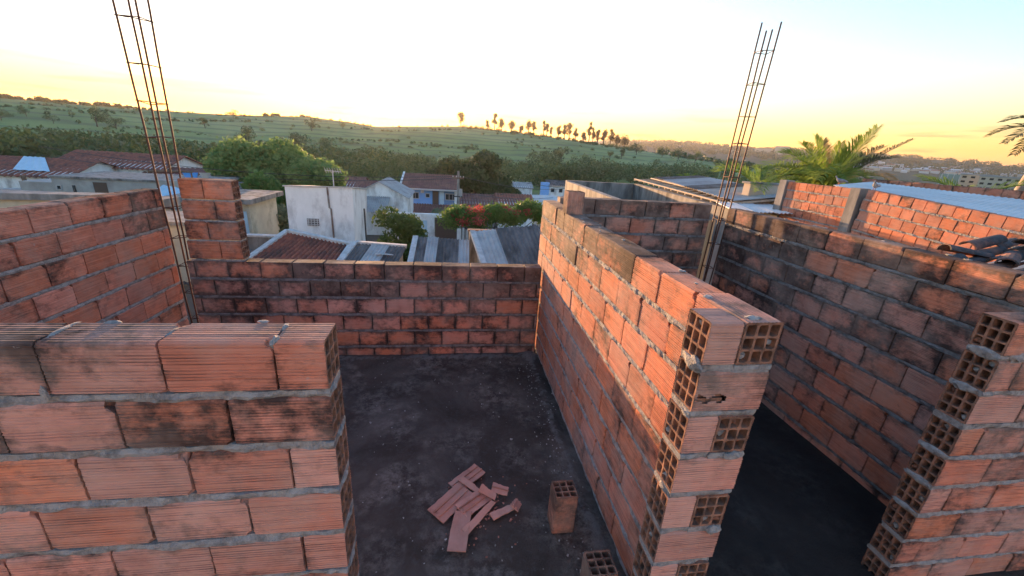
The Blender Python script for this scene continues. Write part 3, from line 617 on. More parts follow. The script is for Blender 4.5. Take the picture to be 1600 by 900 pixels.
tag(link('floor', fast('floor', np.stack([XX, YY, ZZ], -1).reshape(-1, 3), Fq, True), floor_mat()), kind='structure')
m = MB(); m.box((.57, 1.05, -.16), (7.2, 7.05, .2)); tag(m.build('floor_slab', MCONCD), kind='structure')
m = MB(); m.box((.57, 1.05, -1.85), (7.0, 6.9, 3.1)); t = m.build('ground_floor', MGREYR); tag(t, kind='structure')
# crumbs on the floor
m = MB()
for i in range(330):
    if i < 150: x, y = random.uniform(-.9, 1.0), random.uniform(1.4, 4.2)
    elif i < 340: x, y = random.gauss(.85, .07), random.uniform(1.4, 4.1)
    else: x, y = random.uniform(1.2, 3.2), random.uniform(1.6, 4.3)
    s = random.uniform(.003, .009)*(1.5 if random.random() < .12 else 1); m.box((x, y, .004 + s*.4), (s*random.uniform(.8, 1.8), s, s*.7), Euler((random.random(), random.random(), random.random()*6)).to_matrix(), s*.2)
tag(m.build('mortar_crumbs', simple_mat('lime_crumb', (.50, .48, .45), (.20, .19, .18), 9)), 'pale mortar crumbs and grit strewn over the dark floor', 'grit', kind='stuff')

# ------------------------------------------------------------------ broken shards
def shard(label, c, ang, ln, wd, tilt=(0, 0), webs=2, cut=0, z=.012):
    c = (.15 + (c[0] - .15)*.82, 2.13 + (c[1] - 2.13)*.86); ln *= .98; wd *= 1.0
    t = thing('brick_shard', label, 'brick shard', (c[0], c[1], z), 'broken clay shards on the floor'); t.rotation_euler = (tilt[0], tilt[1], ang)
    th = .008; n = 9; V = []; F = []
    for i in range(n + 1):    # plate with ragged outline
        q = i/n; x = -ln/2 + ln*q; wl = wd/2*(1 - cut*q) + random.uniform(-.004, .004); wr_ = wd/2*(1 - .3*cut*q) + random.uniform(-.002, .002)
        e0, e1 = random.uniform(-.007, .007) if i in (0, n) else 0, random.uniform(-.007, .007) if i in (0, n) else 0
        V += [(x + e0, -wr_, 0), (x + e1, wl, 0), (x + e1, wl, th), (x + e0, -wr_, th)]
    for i in range(n): F += [(4*i, 4*i+1, 4*i+5, 4*i+4), (4*i+1, 4*i+2, 4*i+6, 4*i+5), (4*i+2, 4*i+3, 4*i+7, 4*i+6), (4*i+3, 4*i, 4*i+4, 4*i+7)]
    F += [(3, 2, 1, 0), (4*n, 4*n+1, 4*n+2, 4*n+3)]
    m = MB(); m.add(V, F); o = link('face_slab', m.mesh('face_slab'), MBRICK, t, False); o.color = (0, .05, 0, 1)
    for k in range(webs):
        yy = -wd/2 + wd*(k + 1)/(webs + 1); mw = MB(); mw.box((0, yy, th + .004), (ln*.97, .009, .012), None, .0025); o2 = link('web', mw.mesh('web'), MBRICK, t, False); o2.color = (.1, .9, 0, 1)
    return t
shard('grooved shard lying alone furthest up the floor', (.125, 2.385), R(42), .27, .125, webs=2)
shard('wide grooved shard on the left of the heap', (-.02, 2.14), R(47), .30, .15, (.05, 0), 2, z=.02)
shard('smooth ribbed plate nearest the camera in the heap', (.05, 1.87), R(80), .27, .115, (.0, -.06), 0, z=.03)
shard('grooved shard in the middle of the heap', (.17, 2.11), R(40), .25, .12, (.1, .1), 2, z=.03)
shard('long narrow strip pointing out of the heap to the lower left', (.21, 1.98), R(48), .30, .05, (.3, 0), 0, .3, z=.03)
shard('thin strip linking the upper shard to the heap', (.155, 2.27), R(-42), .20, .05, (.1, .1), 0, .4, z=.035)
shard('small pointed chip on top of the heap', (.29, 2.17), R(-30), .13, .06, (.3, .2), 0, .5, z=.06)
shard('small square chip at the top right of the heap', (.40, 2.20), R(-18), .13, .075, (.15, .1), 1, .2, z=.05)
shard('flat splinter under the right side of the heap', (.42, 2.03), R(25), .22, .06, (0, 0), 0, .5, z=.012)
shard('broken block corner with a hole at the right tip of the heap', (.52, 2.06), R(60), .08, .07, (.4, .2), 2, .3, z=.03)

m = MB()
for i in range(150):
    r_ = abs(random.gauss(0, .16)); a_ = random.uniform(0, 6.28); x, y = .22 + r_*math.cos(a_), 2.1 + r_*math.sin(a_); q = random.uniform(.003, .011)
    m.box((x, y, .002 + q*.4), (q*random.uniform(1, 2.2), q, q*.5), Euler((random.random()*.6, random.random()*.6, random.random()*6)).to_matrix(), q*.2)
tag(m.build('clay_chips', simple_mat('clay_crumb', (.55, .24, .17), (.34, .13, .09), 40)), 'small red clay chips scattered round the broken shards', 'chips', kind='stuff')
# ------------------------------------------------------------------ rebar columns
def rebar(label, pts_bot, pts_top, ties):
    t = thing('rebar_column', label, 'rebar', (sum(p[0] for p in pts_bot)/4, sum(p[1] for p in pts_bot)/4, 0))
    def at(k, z):
        b_, q = Vector(pts_bot[k]), Vector(pts_top[k]); f = (z - b_.z)/(q.z - b_.z); return b_.lerp(q, f)
    for k in range(4):
        m = MB(); P = [at(k, z) + Vector((random.uniform(-.003, .003), random.uniform(-.003, .003), 0)) for z in np.linspace(0, pts_top[k][2], 14)]
        m.tube(P, .0080, 6); m.build('rod', MREBAR, t, True)
    for z in ties:
        m = MB(); c = [at(k, z + random.uniform(-.012, .012)) for k in range(4)]; cen = sum(c, Vector())/4; c = [p + (p - cen)*.10 for p in c]
        m.tube([c[0], c[1], c[2], c[3], c[0], c[0].lerp(c[2], .35)], .0042, 5); m.build('stirrup', MREBAR, t)
    return t
rebar('four tall rusty rods with wire stirrups between the left walls, cut off by the top edge',
      [(-2.80, 4.41, 0), (-2.72, 4.41, 0), (-2.72, 4.50, 0), (-2.80, 4.50, 0)], [(-2.85, 4.36, 4.3), (-2.675, 4.40, 4.3), (-2.64, 4.52, 4.3), (-2.80, 4.50, 4.3)], [3.23, 2.87, 2.55, 2.25, 1.93, 1.6, 1.3, 1.0, .7, .4, .1])
rebar('four leaning rusty rods with stirrups standing in the corner gap of the right room',
      [(3.12, 4.40, 0), (3.19, 4.40, 0), (3.19, 4.50, 0), (3.12, 4.50, 0)], [(3.17, 4.36, 3.66), (3.335, 4.38, 3.76), (3.34, 4.50, 3.72), (3.20, 4.50, 3.77)], [3.49, 3.18, 2.85, 2.56, 2.2, 1.95, 1.7, 1.4, 1.1, .8, .5, .2])

T = thing('formwork_board', 'pale weathered timber board closing the corner gap behind the right rebar', 'board', (3.16, 4.62, 0))
m = MB(); m.box((3.14, 4.63, .83), (.26, .025, 1.66), None, .004); m.build('board', simple_mat('pale_board', (.55, .47, .30), (.34, .28, .18), 5, .85, .3, .003, stretch=(6, 1, .5)), T)
for z in (.4, 1.35): MB().box((3.14, 4.66, z), (.34, .03, .07)).build('cleat', MWOOD, T)
# ------------------------------------------------------------------ neighbourhood helpers
def patch(p00, p10, p01, p11, waves, amp, name, m, parent=None, thick=.012, prof='sine', nv=3, sag=0.0):
    """corrugated sheet: u runs across the waves from p00 to p10, v down the slope to p01/p11"""
    p00, p10, p01, p11 = map(Vector, (p00, p10, p01, p11)); nrm = (p10 - p00).cross(p01 - p00).normalized()
    if nrm.z < 0: nrm = -nrm
    per = 6; nu = max(2, int(waves*per)); V = []; F = []
    for i in range(nu + 1):
        u = i/nu; ph = u*waves*2*PI; h = math.sin(ph) if prof == 'sine' else abs(math.sin(ph/2))*2 - 1
        for j in range(nv + 1):
            v = j/nv; p = p00.lerp(p10, u).lerp(p01.lerp(p11, u), v) + nrm*(amp*h + (amp*.5*(j % 2) if prof != 'sine' else 0)); V.append(p)
    o_ = len(V); V += [p - nrm*thick for p in V]
    k = nv + 1
    for i in range(nu):
        for j in range(nv):
            q = (i*k + j, (i+1)*k + j, (i+1)*k + j + 1, i*k + j + 1); F += [q, tuple(x + o_ for x in q[::-1])]
    for i in range(nu):
        F += [(i*k, i*k + o_, (i+1)*k + o_, (i+1)*k), (i*k + nv, (i+1)*k + nv, (i+1)*k + nv + o_, i*k + nv + o_)]
    for j in range(nv):
        F += [(j, j+1, j+1+o_, j+o_), (nu*k + j, nu*k + j + o_, nu*k + j + 1 + o_, nu*k + j + 1)]
    me = bpy.data.meshes.new(name); me.from_pydata([tuple(v) for v in V], [], F); me.update()
    bm = bmesh.new(); bm.from_mesh(me); bmesh.ops.recalc_face_normals(bm, faces=bm.faces); bm.to_mesh(me); bm.free()
    return link(name, me, m, parent)
def bar(p, q, w_, h_, name, m, parent):
    p, q = Vector(p), Vector(q); d = q - p; rot = d.to_track_quat('X', 'Z').to_matrix(); mb = MB(); mb.box((p + q)/2, (d.length, w_, h_), rot); return mb.build(name, m, parent)
def bx(name, m, parent, x0, x1, y0, y1, z0, z1): return MB().box(((x0+x1)/2, (y0+y1)/2, (z0+z1)/2), (x1-x0, y1-y0, z1-z0)).build(name, m, parent)
def window(parent, x, y, z, w_, h_, fm=None, pm_=None, bars=1, fw=.06):
    """window in a wall facing the camera (-y): frame with its panes"""
    m = MB(); m.box((x, y - .02, z + h_/2), (w_ + fw, .08, fw)); m.box((x, y - .02, z - h_/2), (w_ + fw, .08, fw))
    for s_ in (-1, 1): m.box((x + s_*w_/2, y - .021, z), (fw, .078, h_))
    for b_ in range(bars): m.box((x - w_/2 + w_*(b_+1)/(bars+1), y - .02, z), (fw*.7, .06, h_))
    f = m.build('window', fm or MFRAME, parent); MB().box((x, y - .005, z), (w_, .03, h_)).build('pane', pm_ or MGLASS, f); return f
def gable(T, x0, x1, y0, y1, zb, ze, zr, wm, rm, ridge='x', over=.3, waves=None, prof='tile', amp=.05):
    """walls + two-slope roof"""
    if ridge == 'x':
        ym = (y0+y1)/2; m = MB()
        m.add([(x0,y0,zb),(x1,y0,zb),(x1,y1,zb),(x0,y1,zb),(x0,y0,ze),(x1,y0,ze),(x1,y1,ze),(x0,y1,ze),(x0,ym,zr-.08),(x1,ym,zr-.08)], [(0,1,5,4),(1,2,6,9,5),(2,3,7,6),(3,0,4,8,7),(4,5,9,8),(6,7,8,9)])
        m.build('wall', wm, T); sl = (zr - ze)/(ym - y0); w_ = waves or int((x1 - x0)/.28)
        patch((x0-over, ym, zr), (x1+over, ym, zr), (x0-over, y0-over, ze-sl*over), (x1+over, y0-over, ze-sl*over), w_, amp, 'roof', rm, T, .04, prof, 8)
        patch((x0-over, ym+.01, zr), (x1+over, ym+.01, zr), (x0-over, y1+over, ze-sl*over), (x1+over, y1+over, ze-sl*over), w_, amp, 'roof', rm, T, .04, prof, 8)
    else:
        xm = (x0+x1)/2; m = MB()
        m.add([(x0,y0,zb),(x1,y0,zb),(x1,y1,zb),(x0,y1,zb),(x0,y0,ze),(x1,y0,ze),(x1,y1,ze),(x0,y1,ze),(xm,y0,zr-.08),(xm,y1,zr-.08)], [(0,1,5,8,4),(1,2,6,5),(2,3,7,9,6),(3,0,4,7),(4,8,9,7),(8,5,6,9)])
        m.build('wall', wm, T); sl = (zr - ze)/(xm - x0); w_ = waves or int((y1 - y0)/.28)
        patch((xm, y0-over, zr), (xm, y1+over, zr), (x0-over, y0-over, ze-sl*over), (x0-over, y1+over, ze-sl*over), w_, amp, 'roof', rm, T, .04, prof, 8)
        patch((xm+.01, y0-over, zr), (xm+.01, y1+over, zr), (x1+over, y0-over, ze-sl*over), (x1+over, y1+over, ze-sl*over), w_, amp, 'roof', rm, T, .04, prof, 8)

# ---- white stained tower block
T = thing('tower_house', 'white rendered block with black stains and a small grated vent, behind the red tiled roof', 'building', (-5.2, 18.5, -3.6))
m = MB(); m.hexa([(-6.55, 17, -3.9), (-4.05, 17, -3.9), (-4.35, 20.4, -3.9), (-6.75, 20.4, -3.9), (-6.50, 17, .44), (-3.98, 17, .50), (-4.12, 20.4, .1), (-6.7, 20.4, .1)]); m.build('wall', MWHITE, T)
m = MB(); m.hexa([(-6.56, 16.95, .45), (-3.93, 16.95, .51), (-4.07, 20.45, .11), (-6.75, 20.45, .11), (-6.56, 16.95, .50), (-3.93, 16.95, .56), (-4.07, 20.45, .16), (-6.75, 20.45, .16)]); m.build('coping', MFLASH, T)
v = MB().box((-5.58, 16.985, -.91), (.44, .05, .28)).build('vent', MFIBRE, T)
m = MB()
for k in range(3): m.box((-5.58, 16.95, -1.0 + .09*k), (.44, .03, .025))
for k in range(4): m.box((-5.75 + .115*k, 16.952, -.91), (.025, .028, .28))
m.build('grille', MFLASH, v)
m = MB(); m.tube([(-4.92, 16.96, .5), (-4.90, 16.96, -.3), (-4.84, 16.96, -.35), (-4.83, 16.96, -2.0)], .035, 6); m.build('drain_pipe', simple_mat('pipe_rust', (.20, .12, .09), (.32, .28, .25), 4), T)
# ---- tiled roof in front
T = thing('tiled_roof_house', 'low house with a red ribbed tile roof and pale cappings, just beyond the sill wall', 'house', (-4.6, 12.6, -3.4))
A0, B0, C0, D0 = Vector((-5.42, 14, -.69)), Vector((-3.25, 13.3, -.93)), Vector((-6.40, 12.25, -1.54)), Vector((-3.36, 11.6, -1.27))
patch(A0, B0, C0, D0, 17, .045, 'tile_field', MTILE, T, .05, 'tile', 22)
for p, q in ((A0, C0), (A0, B0), (B0, D0)): bar(p + Vector((0, 0, .04)), q + Vector((0, 0, .04)), .20, .10, 'capping', MFLASH, T)
m = MB(); m.hexa([(-6.2, 12.4, -3.6), (-3.5, 11.8, -3.6), (-3.35, 13.2, -3.6), (-5.4, 13.9, -3.6), (-6.2, 12.4, -1.65), (-3.5, 11.8, -1.42), (-3.35, 13.2, -1.15), (-5.4, 13.9, -.95)]); m.build('wall', MGREYR, T)
# ---- sheds with fibre cement roofs
def shed(label, fl, fr_, nl, nr_, waves, roofm, sheets, cap=None):
    fl, fr_, nl, nr_ = map(Vector, (fl, fr_, nl, nr_)); d = 1.25; nl = fl + (nl - fl)*d; nr_ = fr_ + (nr_ - fr_)*d
    T = thing('lean_to_shed', label, 'shed', ((fl.x + nr_.x)/2, (fl.y + nr_.y)/2, -3.4))
    for k in range(sheets):
        u0, u1 = k/sheets, (k+1)/sheets; dz = Vector((0, 0, .018*(k % 2) + random.uniform(0, .02)))
        e0 = random.uniform(-.04, .04); patch(fl.lerp(fr_, u0) + dz, fl.lerp(fr_, u1 + .01) + dz, nl.lerp(nr_, u0) + dz + Vector((0, e0, 0)), nl.lerp(nr_, u1 + .01) + dz + Vector((0, e0, 0)), waves/sheets, .016, 'roof_sheet', roofm if random.random() < .75 else MFIBREL, T, .01, 'sine', 3)
    o = Vector((0, 0, -.12)); b_ = Vector((0, 0, -2.6)); m = MB()
    q = [fl.lerp(nr_, .06), fr_.lerp(nl, .06), nr_.lerp(fl, .06), nl.lerp(fr_, .06)]
    m.hexa([Vector((p.x, p.y, -3.6)) for p in q[::-1]] + [p + o for p in q[::-1]]); m.build('wall', MGREYR, T)
    if cap:
        for p, r_ in cap(fl, fr_, nl, nr_): bar(p, r_, .16, .10, 'capping', MFLASH, T)
    return T
s2 = shed('small flat dark sheet roofed shed right of the red tiles, with white scraps on it', (-2.95, 12.5, -.64), (-1.43, 12.5, -.72), (-3.14, 11.3, -.96), (-1.57, 11.3, -.93), 15, MFIBRE, 3, lambda a_, b_, c_, d_: [(a_, c_), (a_ + Vector((0, .03, 0)), b_ + Vector((0, .03, 0)))])
s3 = shed('shed with a patched dark corrugated roof in the middle, one sheet slipped', (-1.09, 12.5, -.40), (.50, 12.5, -.47), (-1.14, 11.2, -.88), (.46, 11.2, -.86), 16, MFIBRE, 5, lambda a_, b_, c_, d_: [(a_ + Vector((-.05, 0, 0)), c_ + Vector((-.05, 0, 0)))])
s4 = shed('shed with a steep dark corrugated roof against the dividing wall', (.66, 12.5, -.18), (2.68, 12.5, .10), (.95, 10.6, -.82), (2.75, 10.8, -.50), 15, MFIBRE, 3, lambda a_, b_, c_, d_: [(a_ + Vector((-.05, 0, 0)), c_ + Vector((-.05, 0, 0)))])
for i, (x, y, z, a_) in enumerate([(-2.05, 11.75, -.78, .1), (-1.85, 11.70, -.77, -.3)]):
    m = MB(); m.box((x, y, z), (.34 - .1*i, .09, .02), Euler((-.22, 0, a_)).to_matrix(), .01)
    tag(m.build('board_scrap', MFLASH), ('larger' if i == 0 else 'smaller') + ' white scrap lying on the flat dark shed roof', 'scrap')
T = thing('yard_wall', 'low stained yard wall with a reddish top in front of the bougainvillea', 'wall', (1.6, 13.4, -3.4))
bx('wall_panel', MCONCD, T, .55, 5.2, 13.3, 13.5, -3.6, -.33); bx('coping', MTILE2, T, .5, 5.2, 13.27, 13.53, -.33, -.28)
T = thing('yard_wall', 'long low yard wall with a dark gap left of the red tiled roof', 'wall', (-9, 16.5, -3.6)); bx('wall_panel', MCONCD, T, -11.5, -6.7, 16.4, 16.6, -4, -1.45); bx('coping', MFLASH, T, -11.5, -6.7, 16.35, 16.65, -1.45, -1.38)
T = thing('lean_to_shed', 'dark sheet roof low between the pier and the red tiles', 'shed', (-7.6, 14.5, -3.6)); patch((-9.4, 15.6, -1.75), (-6.2, 15.6, -1.75), (-9.4, 12.6, -2.1), (-6.6, 12.6, -2.1), 18, .02, 'roof_sheet', MFIBRE, T); bx('wall', MGREYR, T, -9.3, -6.6, 12.8, 15.5, -3.8, -2.2)
# ---- concrete shed behind the pier
T = thing('utility_shed', 'small weathered concrete shed with a pale blue door beside the mango tree', 'shed', (-10, 21, -4)); bx('wall', MCREAM, T, -12.2, -9.3, 20, 23, -4.4, -.75); bx('roof', MCONCD, T, -12.5, -9.0, 19.6, 23.3, -.72, -.50)
bx('door', MLTARP, T, -10.1, -9.42, 19.95, 19.985, -2.6, -1.1)
T = thing('utility_shed', 'cream rendered hut seen through the gap beside the left rebar column', 'shed', (-8, 13.5, -3.6)); bx('wall', MCREAM, T, -9.3, -7.5, 12.8, 14.4, -3.8, -.35); bx('roof', MCONC, T, -9.4, -7.4, 12.7, 14.5, -.33, -.22)
# ---- bushes
tree('bush', 'silvery green bush left of the white block', (-10.0, 24, -4.6), 3.2, 4.2, .4, MLEAFG, 5000, .11, 12, None, 3, cat='bush')
tree('bush', 'dark rounded bush between the white block and the blue wall', (-3.0, 22.4, -4.5), 3.3, 4.0, .5, MLEAF, 6000, .10, 12, None, 3, cat='bush')
tree('mango_tree', 'large dense mango tree with round crowns behind the pier', (-19.2, 45, -6.4), 7.9, 10.8, 1.0, MLEAFM, 30000, .20, 22)
tree('mango_tree', 'second mango crown leaning right beside the white block', (-14.0, 44, -6.4), 6.6, 8.5, .8, MLEAFM, 18000, .19, 14)
tree('shade_tree', 'bright green feathery tree in front of the mango trees', (-15.0, 36, -5.4), 4.6, 6.0, .6, leaf_mat('bright_leaf', (.05, .13, .03), (.12, .22, .05), .8, .4), 7000, .2, 11)
tree('shade_tree', 'big dark tree behind the blue house and the utility pole', (4.0, 75, -8.6), 10.5, 15, 1.5, MLEAFD, 9000, .42, 14)
tree('shade_tree', 'rounded dark tree left of the big one behind the blue house', (-1.5, 95, -10), 9.5, 11, 1.5, MLEAFD, 5000, .45, 10)
tree('shade_tree', 'small dark tree by the far pale house', (9.2, 62, -7.8), 5.2, 4.5, 1, MLEAFD, 3000, .25, 8)
tree('shade_tree', 'dark bushy tree right of the far blue wall', (19.5, 75, -8.6), 8.0, 9, 1, MLEAFW, 3500, .4, 9)
# bougainvillea
T = thing('bougainvillea', 'sprawling bougainvillea with red flowers over the wall beside the pole', 'shrub', (2.6, 25, -4.6))
m = MB()
for k in range(7): m.tube([(1.5 + .3*k, 25, -4.7), (1 + .5*k, 25, -2.8), (.2 + .85*k, 24.8, -1.6)], [.06, .045, .02], 5)
m.build('trunk', MBARK, T); cs, rr = [], []
for k in range(20): cs.append((-.1 + 5.9*k/19, 25 + random.uniform(-.5, .5), -1.95 + .55*math.sin(k*.9)*.5 + .035*k)); rr.append(random.uniform(.6, .85))
V, F = leaves(cs, rr, 9000, .10, .8, .4); link('foliage', fast('foliage', V, F), MBOUG, T)
V, F = leaves([(.2, 24.7, -1.55), (.9, 24.6, -1.4), (1.5, 24.6, -1.25), (2.0, 24.5, -1.5), (3.2, 24.7, -1.2), (3.9, 24.7, -1.35), (.6, 24.3, -1.9), (1.6, 24.2, -1.85), (4.6, 24.7, -1.3)], [.4, .5, .45, .4, .38, .3, .5, .5, .3], 1000, .075, .7, .3); link('flowers', fast('flowers', V, F), MFLOWER, T)
# ---- gate wall, blue house, grey gable
T = thing('yard_wall', 'pale blue yard wall with a brown gate below the blue house', 'wall', (-1.4, 30, -5)); bx('wall_panel', MWHITE, T, -4.5, -1.36, 30, 30.2, -5.4, -2.75); bx('wall_panel', MLTARP, T, -3.3, -1.9, 29.97, 29.998, -4.6, -3.0); bx('gate', MBROWN, T, -1.3, .3, 30.05, 30.12, -5.2, -2.9); bx('lintel', MWHITE, T, -4.6, .4, 29.95, 30.25, -2.75, -2.5); bx('pillar', MWHITE, T, .3, .6, 30, 30.2, -5.4, -2.75)
T = thing('gabled_house', 'grey gabled house with pale sheet roof left of the blue house', 'house', (-6.2, 39, -6)); gable(T, -8.6, -4.0, 36.5, 42, -6.2, -2.15, -.95, MWHITE, MFIBREL, 'y', .2, 20, 'sine', .03)
bx('party_wall', MWHITE, T, -5.35, -5.05, 33.4, 36.4, -6.2, -2.9); patch((-7.6, 36.4, -2.2), (-5.4, 36.4, -2.2), (-7.5, 33.4, -3.1), (-5.35, 33.4, -3.1), 14, .04, 'lean_to_roof', MFIBREL, T)
T = thing('two_storey_house', 'bright blue two storey house with a red tiled roof behind the bougainvillea', 'house', (-2.5, 47, -6.5))
bx('wall', MBLUE, T, -5.3, .3, 45.01, 50, -6.6, -2.1); patch((-5.6, 49.0, -.95), (.45, 49.0, -.95), (-5.55, 44.4, -2.2), (.5, 44.4, -2.2), 24, .05, 'roof', MTILE2, T, .08, 'tile', 12); patch((-5.6, 49.01, -.95), (.45, 49.01, -.95), (-5.6, 51, -2.1), (.45, 51, -2.1), 24, .05, 'roof', MTILE2, T, .08, 'tile', 6)
bar((-5.62, 49, -.88), (-5.62, 44.4, -2.12), .18, .16, 'bargeboard', MWHITE, T); bar((.52, 49, -.88), (.52, 44.4, -2.12), .18, .16, 'bargeboard', MWHITE, T); bar((-5.6, 44.35, -2.26), (.5, 44.35, -2.26), .12, .16, 'gutter', MFRAME, T)
window(T, -4.25, 45, -3.0, 1.1, .62, bars=2); window(T, -2.75, 45, -2.95, .42, .40, bars=0); MB().box((-3.3, 44.9, -2.55), (.32, .25, .26)).build('air_conditioner', MWHITE, T)
bx('recess_shade', simple_mat('shadowed_blue', (.14, .27, .46), (.12, .24, .42), 2), T, -2.3, .28, 44.985, 45.005, -4.0, -2.25)  # flat panel; the shade of the set-back front is put into its blue
for x, w_, mm in ((-1.9, .62, MBROWN), (-1.25, .5, MLTARP)): MB().box((x, 44.96, -3.2), (w_, .05, 1.5)).build('door', mm, T)
window(T, -.25, 44.98, -3.0, 1.2, .65, bars=2); bx('corner_post', MWHITE, T, .12, .42, 44.7, 45.0, -6.6, -2.2); bx('balcony_wall', MBLUE, T, -5.3, -2.3, 44.9, 44.99, -4.0, -3.45)
T = thing('veranda', 'low weathered red tile roof below the blue house', 'roof', (-2.4, 42, -6.5)); patch((-5.3, 44.2, -3.75), (.2, 44.2, -3.75), (-5.3, 40.5, -4.35), (.0, 40.5, -4.35), 20, .05, 'roof', MTILE2, T, .06, 'tile', 10); bx('wall', MGREYR, T, -5.2, 0, 40.9, 44.1, -6.4, -4.5)
tree('bush', 'olive green bush on the low red roof below the blue house', (-2.1, 39.2, -6.2), 2.7, 4.2, .4, MLEAFG, 3000, .13, 8, None, 3, cat='bush')
# red roofs between pole and far houses
for i, (x0, x1, y0, y1, zr, lab, rm) in enumerate([(.9, 5.0, 47, 52, -3.0, 'dull red tiled roof right of the utility pole', MTILE2), (5.2, 9.2, 46, 52, -2.75, 'redder tiled roof above the bougainvillea', MTILE), (-10.5, -6.5, 46, 52, -2.0, 'dark red roof peeping above the white block', MTILE2), (-13.5, -10.9, 50, 56, -2.0, 'brown roof left of the antenna', MTILE2)]):
    T = thing('bungalow', lab, 'house', ((x0+x1)/2, (y0+y1)/2, -7)); gable(T, x0, x1, y0, y1, -7.4, zr-.9, zr, MWHITE if i % 2 else MGREYR, rm, 'x', .3)
T = thing('carport', 'pale grey sheet roof sloping down by the far blue wall', 'roof', (11, 51, -7)); patch((9.8, 54, -3.3), (13.5, 54, -3.2), (10.6, 48, -4.1), (14.2, 48, -4.1), 18, .04, 'roof', MZINC, T); bx('wall', MWHITE, T, 10.8, 14, 48.4, 53.8, -7, -4.3)
T = thing('two_storey_house', 'small white house with a bright blue side wall in the distance', 'house', (15, 61, -8)); bx('wall', MWHITE, T, 14.2, 17.4, 60, 64, -8, -2.5); bx('side_wall', MBLUE, T, 12.9, 14.15, 59.7, 60.3, -8, -2.0); patch((13.9, 62.2, -1.75), (17.9, 62.2, -1.75), (13.9, 59.6, -2.35), (17.9, 59.6, -2.35), 14, .05, 'roof', MFIBRE, T)
for x in (14.75, 16.0): window(T, x, 59.99, -3.1, .55, .55, bars=0, fw=.05)
bx('blue_panel', MBLUE, T, 16.7, 17.3, 59.96, 59.99, -3.8, -2.6)
T = thing('pale_house', 'little pale house left of the far blue wall', 'house', (11.6, 70, -8)); gable(T, 10.2, 13.2, 68, 72, -9, -3.6, -2.9, MWHITE, MFIBREL, 'x', .2)
# ---- left houses
T = thing('long_house', 'long grey rendered house with a flat roof and two small windows at the far left', 'house', (-28, 37, -6)); bx('wall', MGREYR, T, -29.6, -19.3, 35, 40, -6.4, -1.72); bx('roof_slab', MCONC, T, -29.7, -19.1, 34.9, 40.1, -1.70, -1.55)
bx('annex', MGREYR, T, -32.0, -29.7, 35.3, 39.6, -6.4, -2.1); bx('parapet', MGREYR, T, -22.2, -19.05, 34.7, 34.88, -2.15, -1.5)
window(T, -21.9, 35, -2.75, .8, .7, bars=1); window(T, -20.7, 35, -2.75, 1.3, .7, bars=2); window(T, -29.2, 35, -2.4, .3, .3, bars=0); bx('doorway', MBROWN, T, -26.9, -26.0, 34.97, 34.99, -3.4, -1.9)
for x in (-28.2, -23.6): bx('downpipe', MWIRE, T, x - .07, x + .07, 34.9, 34.98, -4.5, -2.2)
T = thing('cream_house', 'small cream house right of the long grey house', 'house', (-18, 38, -6)); bx('wall', MCREAM, T, -19.9, -16.9, 37, 41, -6.4, -2.2); bx('roof_slab', MCONC, T, -20.1, -16.7, 36.7, 41.2, -2.18, -2.02); window(T, -18.6, 37, -2.7, .6, .5, bars=1)
for lab, x0, x1, y0, y1, ze, zr, rm, rd in (('red tiled roof with a pale blue sheet on it at the far left', -48, -36, 44, 52, -2.6, -1.3, MTILE, 'x'), ('larger red roof behind the long grey house', -42, -31.5, 50, 58, -2.0, -.7, MTILE, 'x'), ('faded brown roof right of the big red roof', -33, -25.5, 48, 56, -2.9, -1.9, MTILE2, 'x'), ('grey brown roof behind the cream house', -25, -18, 47, 55, -2.7, -1.9, MFIBRE, 'x')):
    T = thing('bungalow', lab, 'house', ((x0+x1)/2, (y0+y1)/2, -7)); gable(T, x0, x1, y0, y1, -8, ze, zr, MWHITE, rm, rd, .4, int((x1-x0)/.45), 'tile', .06)
    if 'sheet' in lab: patch((-42.0, 47.6, -1.22), (-40.2, 47.6, -1.22), (-40.6, 44.6, -2.25), (-37.6, 44.6, -2.25), 4, .03, 'pale_sheet', MLTARP, T)
T = thing('veranda', 'open veranda with a washing line and blue panel at the far left', 'building', (-35, 40, -6)); bx('wall', MGREYR, T, -38.5, -32.2, 40.5, 41.5, -7, -3.5)
bx('blue_panel', MLTARP, T, -37.5, -33, 40.4, 40.48, -4.2, -3.7); bx('post', MWOOD, T, -34.2, -34.0, 38, 38.2, -7, -2)
T = thing('parapet_wall', 'cream wall with a grey coping just beyond the left wall', 'wall', (-9.5, 12, -3.4)); bx('wall_panel', MCREAM, T, -16, -8.2, 12.0, 12.2, -3.6, .42); bar((-16, 12.1, .36), (-8.2, 12.1, .52), .5, .16, 'coping', MCONC, T)
T = thing('ranch_sheet_roof', 'flat pale grey roof edge behind the left wall', 'roof', (-12, 15, -3.4)); bx('roof_slab', MCONC, T, -17, -9.4, 12.6, 15.5, -.2, .1); bx('wall', MGREYR, T, -16.8, -9.6, 12.8, 15.3, -3.7, -.2)
